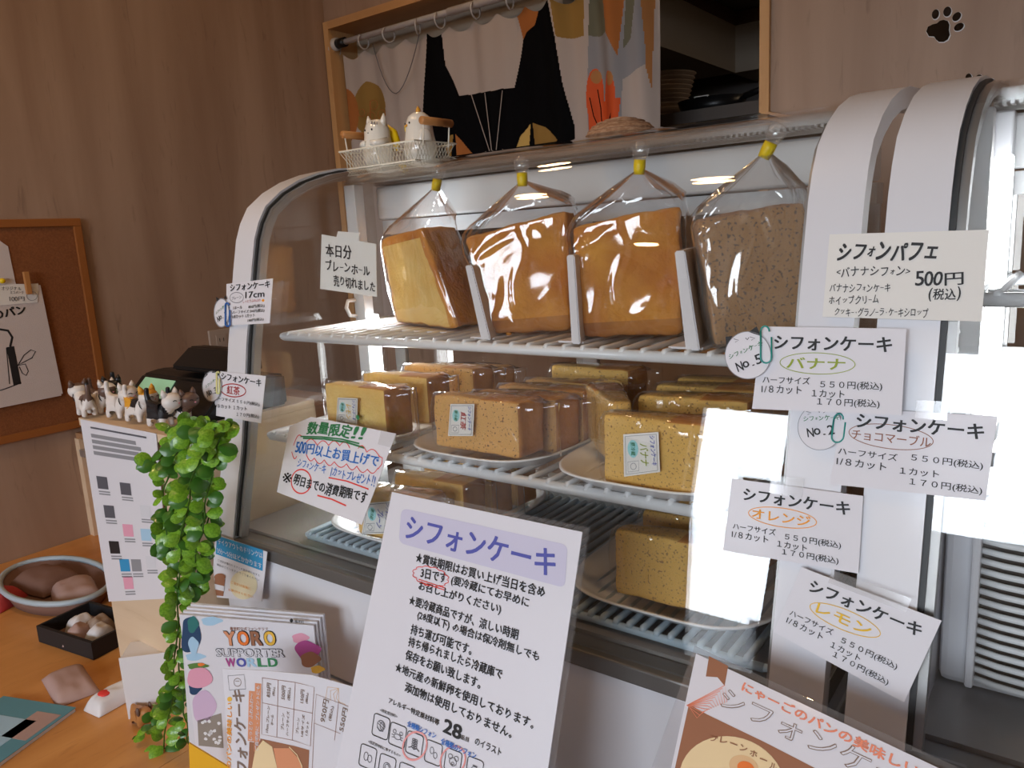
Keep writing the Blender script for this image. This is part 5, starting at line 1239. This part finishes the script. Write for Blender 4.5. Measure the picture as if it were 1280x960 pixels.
# cats
def toy_cat(px, Y, rz, label, pal, sit=False, sc=1.0, tailc=None):
    sc *= 1.22
    """pal: body, head patch, ear, extra patches as function of position"""
    base, pick = pal
    p = at(px, 525, Y); t = empty('toy_cat', (p.x, Y, SZ), label, 'toy cat', 'toy cats lined up on the till stand', rz)
    nodes = [(0, 0, .019), (.010, 0, .0195), (.017, 0, .024), (.022, 0, .0295), (-.009, 0, .020), (-.013, 0, .028), (-.0145, 0, .038), (-.013, 0, .045),
             (.011, .0055, .011), (.012, .0058, .002), (.011, -.0055, .011), (.012, -.0058, .002), (-.008, .0055, .011), (-.008, .006, .002), (-.008, -.0055, .011), (-.008, -.006, .002)]
    edges = [(0, 1), (1, 2), (2, 3), (0, 4), (4, 5), (5, 6), (6, 7), (1, 8), (8, 9), (1, 10), (10, 11), (4, 12), (12, 13), (4, 14), (14, 15)]
    rad = [.0085, .0085, .007, .0095, .0082, .0034, .0028, .0026, .0036, .0032, .0036, .0032, .0038, .0032, .0038, .0032]
    o = skin_body('body', [Vector(n)*sc for n in nodes], edges, [r*sc for r in rad], ['toy_white', 'toy_black', 'toy_orange', 'toy_brown'], t, 2)
    for pl in o.data.polygons: c_ = pl.center/sc; pl.material_index = pick(c_)
    mi_ = ['toy_white', 'toy_black', 'toy_orange', 'toy_brown']
    bm = bmesh.new(); ellipsoid(bm, (.024*sc, 0, .031*sc), (.0105*sc, .0115*sc, .0095*sc), 16, 12); h = build('head', bm, mi_, t, True)
    for pl in h.data.polygons: pl.material_index = pick(pl.center/sc)
    for sy in (-1, 1):
        bm = bmesh.new(); tube(bm, [(.022*sc, sy*.0065*sc, .037*sc), (.0215*sc, sy*.008*sc, .042*sc), (.021*sc, sy*.0085*sc, .0455*sc)], [.0042*sc, .0026*sc, .0004], 8); build('ear', bm, mi_[pick(Vector((.022, sy*.008, .045)))], t, True)
        bm = bmesh.new(); tube(bm, [(.0335*sc, sy*.0065*sc, .0325*sc), (.0342*sc, sy*.0045*sc, .0333*sc), (.0345*sc, sy*.0025*sc, .0323*sc)], .0005*sc, 5); build('eye', bm, 'ink_black', t)
    bm = bmesh.new(); ellipsoid(bm, (.0348*sc, 0, .0295*sc), (.0009, .0013, .0008), 8, 6); build('nose', bm, 'toy_pink', t, True)
    bm = bmesh.new(); tube(bm, [(.0165*sc+.001, .0088*sc*math.cos(a), .0245*sc+.0085*sc*math.sin(a)) for a in [2*PI*k/14 for k in range(14)]], .0007, 5, closed=True); build('collar', bm, 'ink_black', t)
    return t
tl = lambda c: c.z > .034 and c.x < 0
toy_cat(111, .508, 3.0, 'white toy cat with dark ears and black-tipped tail, at the left end of the row', ('', lambda c: 1 if (c.z > .042 and c.x < 0) else (3 if (c.z > .038 or (c.z > .022 and c.x < 0)) else 0)))
toy_cat(127, .530, .1, 'white toy cat with a dark brown face patch, second from the left end', ('', lambda c: 3 if (c.x > .022 and c.z < .036 and c.y < .004) or (c.z > .026 and c.x < 0) else 0))
toy_cat(149, .524, .15, 'plain cream-white toy cat with a pink ear, third from the left end', ('', lambda c: 0), sc=1.02)
toy_cat(172, .524, .2, 'calico toy cat with orange and black patches on its back', ('', lambda c: 2 if (c.z > .036 and c.x > .01) or (c.x < -.001 and .019 < c.z < .03) else (1 if -.001 <= c.x < .011 and c.z > .021 else 0)))
toy_cat(199, .522, .2, 'black and white toy cat with a white face beside the green leaves', ('', lambda c: 0 if (c.x > .020 or c.z < .012) else 1))
toy_cat(224, .545, .1, 'toy cat with dark back and brown head half hidden by the leaves', ('', lambda c: 3 if c.x > .018 else (1 if c.z > .018 else 0)), sc=.95)
toy_cat(148, .556, -.5, 'small black toy cat behind the cream-white one', ('', lambda c: 1), sc=1.05)

# ================================================================ TRAILING PLANT
pv = empty('trailing_plant', at(245, 545, .47), 'bright green artificial trailing plant hanging beside the left end of the case', 'plant')
po = pv.location.copy(); bpy.context.view_layer.update()
bm = bmesh.new(); rows = []
for i, (u, wd) in enumerate(((0, .12), (.12, .42), (.3, .72), (.5, .84), (.7, .80), (.87, .52), (1, .12))):
    rows.append([bm.verts.new((wd*.5*x_, u, -.12*abs(x_)*wd+.10*math.sin(u*PI))) for x_ in (-1, -.5, 0, .5, 1)])
for A, B in zip(rows, rows[1:]):
    for k in range(4): f = bm.faces.new((A[k], A[k+1], B[k+1], B[k])); f.smooth = True
lm = bpy.data.meshes.new('leaf'); bm.to_mesh(lm); bm.free(); lm.materials.append(M['leaf'])
lm2 = lm.copy(); lm2.materials.clear(); lm2.materials.append(M['leaf_dark'])
strands = [[(268, 535), (252, 560), (238, 610), (226, 680), (222, 760), (218, 850), (205, 930), (196, 962)], [(262, 530), (232, 548), (214, 580), (204, 620), (212, 680), (228, 740)], [(278, 530), (266, 580), (256, 640), (244, 700), (232, 750)],
           [(250, 530), (225, 530), (212, 545)], [(275, 535), (262, 545), (250, 600), (232, 650), (216, 690)], [(222, 850), (200, 890), (178, 920), (165, 950)], [(222, 770), (226, 850), (232, 900), (236, 930)], [(240, 600), (215, 640), (208, 680)], [(255, 560), (225, 580), (195, 580), (186, 573)], [(262, 640), (246, 690), (240, 740)]]
for si, st in enumerate(strands):
    Y0 = .448+.006*(si % 5); pts = [at(x, y, Y0-.00*k) for k, (x, y) in enumerate(st)]
    # smooth polyline
    fine = []
    for k in range(len(pts)-1):
        for j in range(6):
            t_ = j/6; fine.append(pts[k].lerp(pts[k+1], t_)+Vector((0, .002*math.sin(j), 0)))
    fine.append(pts[-1])
    bm = bmesh.new(); tube(bm, [p-po for p in fine], .0011, 5); build('stem', bm, 'stem', pv, True)
    Lt = sum((fine[i+1]-fine[i]).length for i in range(len(fine)-1)); n = int(Lt/.0130*2)
    big = 1.0 if si not in (5, 6) else .8
    for k in range(n):
        f_ = (k+.5)/n*(len(fine)-1); i = int(f_); p = fine[i].lerp(fine[min(i+1, len(fine)-1)], f_-i)
        side = 1 if k % 2 else -1
        o = bpy.data.objects.new('leaf', lm if random.random() < .72 else lm2); COL.objects.link(o); o.parent = pv
        tocam = (CAM-p).normalized(); right = Vector((0, 0, 1)).cross(tocam).normalized()
        d = (right*side*random.uniform(.5, 1)+Vector((0, 0, random.uniform(-.8, .5)))+tocam*random.uniform(-.2, .7)).normalized()
        nn = (tocam+Vector((random.uniform(-.7, .7), random.uniform(-.5, .5), random.uniform(-.2, .9)))).normalized(); xx = d.cross(nn).normalized(); nn = xx.cross(d).normalized()
        s_ = random.uniform(.014, .023)*big
        Rm = Matrix(((xx.x, d.x, nn.x), (xx.y, d.y, nn.y), (xx.z, d.z, nn.z))).to_4x4()
        o.matrix_basis = Matrix.Translation(p-po+d*.002) @ Rm @ Matrix.Scale(s_, 4)

# ================================================================ CORK BOARD
t = empty('cork_board', (XW, .22, .905), 'brown cork board in a wooden frame on the left wall', 'board')
Wc, Hc = .663, .490
box('cork', .001, .010, .015, Wc-.015, .015, Hc-.015, 'cork', t)
for a_ in ((.0, .016, 0, Wc, 0, .018), (.0, .016, 0, Wc, Hc-.018, Hc), (.0, .016, 0, .018, .018, Hc-.018), (.0, .016, Wc-.018, Wc, .018, Hc-.018)): box('frame', a_[0]+.0005, a_[1], a_[2], a_[3], a_[4], a_[5], 'cork_frame', t, .0015)
nW = Vector((1, 0, 0))
s = Sheet('tote_bag', [(-60, 362), (50, 354), (79, 494), (-60, 522)], Vector((XW+.020, 0, 0)), nW, 'canvas', .006, label='off-white tote bag with black bread print hung low on the cork board', cat='bag', rounded=.004)
Z = lambda x, y: (x/3, 240+y/3)
s.text('のパン', (-9, 394), (32, 386), 12, 'ink_black', .05)
s.stroke([Z(-60, 560), Z(-30, 525), Z(0, 515), Z(30, 520), Z(46, 545), Z(38, 580)], 3.2, 'ink_black', 1); s.stroke([Z(38, 580), Z(50, 640), Z(65, 722)], 10, 'ink_black', 1); s.stroke([Z(-60, 762), Z(20, 738), Z(80, 715)], 1.6, 'ink_black', 1); s.stroke([Z(24, 585), Z(36, 720)], 1.3, 'ink_black', 1)
s.stroke([Z(66, 652), Z(90, 612), Z(115, 592), Z(133, 598), Z(120, 622), Z(85, 640), Z(68, 650), Z(95, 645), Z(106, 672), Z(98, 688), Z(84, 680), Z(72, 655)], 1.3, 'ink_black', 1); s.finish()
Z6 = lambda x, y: (x/6.4, 270+y/6.4)
s = Sheet('tote_label', [(-30, 360), (19, 355), (48, 355), (47, 378), (-30, 384)], Vector((XW+.0215, 0, 0)), nW, 'paper_warm', .0008, label='small pencil-written 100円 label clipped on the tote bag', cat='label')
s.text('オリジナル', Z6(8, 580), Z6(170, 580), 5, 'ink_grey', .005, hand=.8); s.text('エコバッグ', Z6(78, 612), Z6(190, 612), 4, 'ink_grey', .005, hand=.8); s.text('100円', Z6(65, 665), Z6(200, 660), 6, 'ink_grey', .005, hand=.7); s.oval(Z6(255, 640), 6.5, 5.5, 'ink_grey', .5, 2); s.finish()
s = Sheet('tote_bag', [(-60, 290), (0, 301), (10, 308), (20, 356), (-60, 370)], Vector((XW+.0125, 0, 0)), nW, 'canvas', .002, label='second off-white bag partly hidden behind the one with bread print', cat='bag'); s.finish()
p = atX(34, 352, XW+.026); t = empty('clothes_peg', p, 'small wooden peg holding the label on the tote bag', 'peg')
box('jaw', -.002, .002, -.0065, .0045, -.028, .022, 'handle_wood', t, .001); box('jaw', .003, .007, -.0065, .0045, -.028, .022, 'handle_wood', t, .001)
p = atX(3, 351, XW+.020); t = bmesh.new(); ellipsoid(t, (0, 0, 0), (.006, .006, .006)); o = build('push_pin', t, 'tape_yellow', None, True); o.location = p; tag(o, 'round brass push pin above the pencil-written label', 'pin')

# ================================================================ PAW MIRRORS
def paw(cx, cy, sc, toes, pad, label):
    p = at(cx, cy, YW-.0005); t = empty('paw_decal', p, label, 'wall decal', 'paw decals on the back wall')
    def blob(name, pts, m, th=.002):
        L = [at(x, y, YW-.0005)-p for x, y in pts]; bm = bmesh.new(); a = [bm.verts.new(v) for v in L]; b = [bm.verts.new(v-Vector((0, th, 0))) for v in L]
        bm.faces.new(a); bm.faces.new(b[::-1]); n = len(L)
        for i in range(n): bm.faces.new((a[i], a[(i+1) % n], b[(i+1) % n], b[i]))
        bmesh.ops.recalc_face_normals(bm, faces=bm.faces[:]); return build(name, bm, m, t)
    for (x, y, rx, ry, an) in toes:
        pts = [(x+rx*math.cos(k*PI/10)*math.cos(an)-ry*math.sin(k*PI/10)*math.sin(an), y+rx*math.cos(k*PI/10)*math.sin(an)+ry*math.sin(k*PI/10)*math.cos(an)) for k in range(20)]
        blob('toe', pts, 'paw_mirror'); blob('toe_edge', [(x+(a-x)*1.12+.4, y+(b-y)*1.12+.5) for a, b in pts], 'paw_edge', .001)
    if pad: blob('pad', pad, 'paw_mirror'); mx = sum(a for a, b in pad)/len(pad); my = sum(b for a, b in pad)/len(pad); blob('pad_edge', [(mx+(a-mx)*1.05+.3, my+(b-my)*1.05+.5) for a, b in pad], 'paw_edge', .001)
Z = lambda x, y: (960+x/4, y/4)
pad = [Z(*a) for a in ((792, 158), (800, 135), (825, 122), (845, 118), (860, 104), (880, 100), (900, 106), (908, 125), (905, 150), (910, 175), (900, 198), (880, 210), (855, 210), (840, 198), (832, 184), (805, 182))]
paw(1180, 32, 1, [(1169.5, 18, 4.4, 6.2, .3), (1184.3, 14.7, 4.8, 6.4, .35), (1196, 21, 4.4, 6.6, .75), (1198.8, 33.8, 4.2, 6.8, 1.0)], pad, 'dark mirrored paw print decal high on the back wall')
paw(1224, 100, 1, [(1224, 99.5, 5, 6.2, .3), (1211, 97, 4, 5, .2), (1238, 103, 4.5, 5.5, .8), (1246, 114, 4.5, 5.5, 1.0)], None, 'mirrored paw print decal reflecting blue, half hidden by the right case')

# ================================================================ RIGHT CASE INTERIOR
t = empty('cooling_unit', (-.078, .640, .926), 'white ribbed cooling unit on the floor inside the right case', 'cooling unit')
box('housing', 0, .55, .014, .15, 0, .160, 'white_enamel', t, .006)
for q_ in range(3):
    box('grille_frame', .020+.14*q_, .026+.14*q_, -.002, .014, .008, .152, 'white_enamel', t, .002); box('grille_frame', .136+.14*q_, .142+.14*q_, -.002, .014, .008, .152, 'white_enamel', t, .002)
    box('grille_back', .026+.14*q_, .136+.14*q_, .0125, .0135, .008, .152, 'steel_dark', t)
bm = bmesh.new(); tube(bm, [(0, 0, 0), (.015, -.004, 0), (.055, -.007, 0), (.095, -.004, 0), (.110, 0, 0)], .0026, 6); sl = build('rib', bm, 'white_wire', t, True)
for q_ in range(3):
    for k in range(17):
        if q_ or k: o = sl.copy(); COL.objects.link(o); o.parent = t
        else: o = sl
        o.location = (.026+.14*q_, .006, .014+.0082*k)
t = caseB
box('liner_column', BX0+.085, BX0+.125, .846, .866, .925, 1.385, 'white_enamel', t, .002); box('liner_column', BX0+.045, BX0+.060, .835, .866, .925, 1.385, 'white_enamel', t, .002)
box('liner_back', BX0+.045, BX1-.05, .862, .867, .925, 1.17, 'white_enamel', t)
box('liner_side', BX0+.0415, BX0+.0445, .60, .866, .925, 1.12, 'white_enamel', t)
# ================================================================ GOODS ON THE COUNTER
def pillow(name, p, sx, sy, h, m, rz, label, cat, group=None, extra=None):
    bm = bmesh.new(); n = 12; g = [[None]*(n+1) for _ in range(n+1)]; g2 = [[None]*(n+1) for _ in range(n+1)]
    for i in range(n+1):
        for j in range(n+1):
            u = i/n*2-1; v = j/n*2-1; hh = h*max(0, (1-u**4)*(1-v**4))**.6*(1+.2*noise.noise(Vector((u*2+p[0]*9, v*2, p[1]*9))))
            g[i][j] = bm.verts.new((u*sx, v*sy, h*.05+hh)); g2[i][j] = bm.verts.new((u*sx, v*sy, 0))
    for i in range(n):
        for j in range(n):
            for G, fl in ((g, 0), (g2, 1)):
                q = (G[i][j], G[i+1][j], G[i+1][j+1], G[i][j+1]); f = bm.faces.new(q if not fl else q[::-1]); f.smooth = True
    for i in range(n):
        for (a, b, c, d) in ((g[i][0], g[i+1][0], g2[i+1][0], g2[i][0]), (g[i+1][n], g[i][n], g2[i][n], g2[i+1][n]), (g[0][i+1], g[0][i], g2[0][i], g2[0][i+1]), (g[n][i], g[n][i+1], g2[n][i+1], g2[n][i])): bm.faces.new((a, d, c, b))
    bmesh.ops.recalc_face_normals(bm, faces=bm.faces[:])
    o = build(name, bm, m); o.location = p; o.rotation_euler = (0, 0, rz); return tag(o, label, cat, group)
def shallow_basket(px, py, r, sy, m, rimm, label):
    p = atZ(px, py, CZ); t = empty('goods_tray', (p.x, p.y, CZ), label, 'tray')
    bm = bmesh.new(); lathe(bm, [(r*.85, .0), (r*.97, .030), (r*.93, .030), (r*.82, .005)], 32, sy=sy); build('dish', bm, m, t, True)
    bm = bmesh.new(); tube(bm, [(r*.96*math.cos(2*PI*k/32), r*.96*sy*math.sin(2*PI*k/32), .031) for k in range(32)], .006, 6, closed=True); build('rim', bm, rimm, t, True); return p
p = shallow_basket(72, 742, .16, .55, 'cloth_brown', 'blue_grey_wire', 'oval brown tray with grey-blue rim at the back of the wooden counter')
pillow('snack_pack', (p.x-.05, p.y, CZ+.008), .06, .045, .03, 'cloth_brown', .2, 'brown pack in the oval tray, its left one', 'snack pack', 'packs on the counter')
pillow('snack_pack', (p.x+.06, p.y+.01, CZ+.008), .05, .04, .028, 'cloth_pink', -.3, 'pinkish pack in the oval tray, its right one', 'snack pack', 'packs on the counter')
p = atZ(8, 750, CZ); pillow('snack_pack', (p.x, p.y-.02, CZ+.001), .05, .035, .03, 'ink_darkred', .4, 'dark red pack by the left edge of the counter', 'snack pack', 'packs on the counter')
p = atZ(100, 805, CZ); t = empty('goods_box', (p.x, p.y, CZ), 'open black-edged box of small goods in the middle of the wooden counter', 'box', rz=.15)
box('floor', -.075, .075, -.02, .07, .001, .006, 'cloth_brown', t); box('side', -.078, .078, -.026, -.020, .001, .032, 'ink_black', t); box('side', -.078, .078, .070, .076, .001, .032, 'ink_black', t); box('side', -.078, -.073, -.02, .07, .001, .032, 'ink_black', t); box('side', .073, .078, -.02, .07, .001, .032, 'ink_black', t)
for k, (dx, dy, m_) in enumerate(((-.035, .02, 'box_white'), (.0, .035, 'plate_ivory'), (.035, .02, 'box_white'), (.0, .0, 'cloth_pink'))):
    pillow('small_pack', (p.x+dx, p.y+dy, CZ+.007), .017, .022, .028, m_, .2*k, 'small %s pack in the black-edged box' % ('white left', 'ivory rear', 'white right', 'pink front')[k], 'snack pack', 'packs in the black-edged box')
p = atZ(88, 858, CZ); pillow('snack_pack', (p.x, p.y, CZ+.001), .055, .03, .016, 'cloth_pink', -.2, 'flat dusty-pink pack lying in front of the black-edged box', 'snack pack', 'packs on the counter')
p = atZ(142, 878, CZ); o = pillow('snack_pack', (p.x, p.y, CZ+.001), .020, .035, .022, 'box_white', .1, 'white pack with a red spot right of the dusty-pink one', 'snack pack', 'packs on the counter')
bm = bmesh.new(); ellipsoid(bm, (0, -.012, .0215), (.010, .008, .003)); build('red_spot', bm, 'ink_red', o, True)
p = atZ(18, 915, CZ); t = empty('magazine', (p.x, p.y, CZ), 'pale blue magazine lying at the lower left corner of the counter', 'magazine', rz=.35)
box('pages', -.09, .05, -.10, .06, .0005, .006, 'paper_edge', t); box('cover', -.091, .051, -.101, .061, .006, .0068, 'mag_blue', t)
box('cover_picture', -.07, .02, -.05, .02, .0068, .0072, 'print_sky', t); box('cover_picture', -.02, .04, -.09, -.06, .0068, .0072, 'ink_grey', t); box('cover_picture', .0, .045, -.02, .04, .0068, .0072, 'cloth_pink', t)
# folded white card and mint box, dark bowl, little dog
p = atZ(206, 892, CZ); t = empty('white_box', (p.x, p.y, CZ), 'white carton with a mint side standing under the trailing plant', 'box', rz=.80)
box('front_panel', -.050, .022, -.002, .0, .0, .098, 'box_white', t); box('carton', -.050, .022, .0, .050, .0, .095, 'box_white', t); box('side_panel', .022, .024, -.001, .05, 0, .092, 'box_mint', t)
p = atZ(205, 775, CZ); t = empty('dark_bowl', (p.x, p.y+.03, CZ), 'dark bowl half hidden behind the white carton', 'bowl'); bm = bmesh.new(); lathe(bm, [(.03, 0), (.055, .045), (.052, .045), (.027, .004)], 24); build('dish', bm, 'ceramic_dark', t, True)
p = atZ(176, 905, CZ); t = empty('toy_dog', (p.x, p.y, CZ), 'little brown toy dog under the trailing plant', 'toy')
o = skin_body('body', [Vector(v) for v in ((0, 0, .018), (.012, 0, .020), (.020, 0, .028), (.030, 0, .027), (-.010, 0, .019), (-.017, 0, .027), (.010, .007, .002), (.010, -.007, .002), (-.010, .007, .002), (-.010, -.007, .002))], [(0, 1), (1, 2), (2, 3), (0, 4), (4, 5), (1, 6), (1, 7), (4, 8), (4, 9)], [.009, .009, .009, .005, .008, .002, .0035, .0035, .0035, .0035], 'handle_wood', t)
for sy in (-1, 1):
    bm = bmesh.new(); ellipsoid(bm, (.017, sy*.009, .030), (.004, .0025, .007)); build('ear', bm, 'toy_brown', t, True)

# tidy: source glyph helper and unused sources
bpy.data.objects.remove(_fo)
bpy.context.view_layer.update()
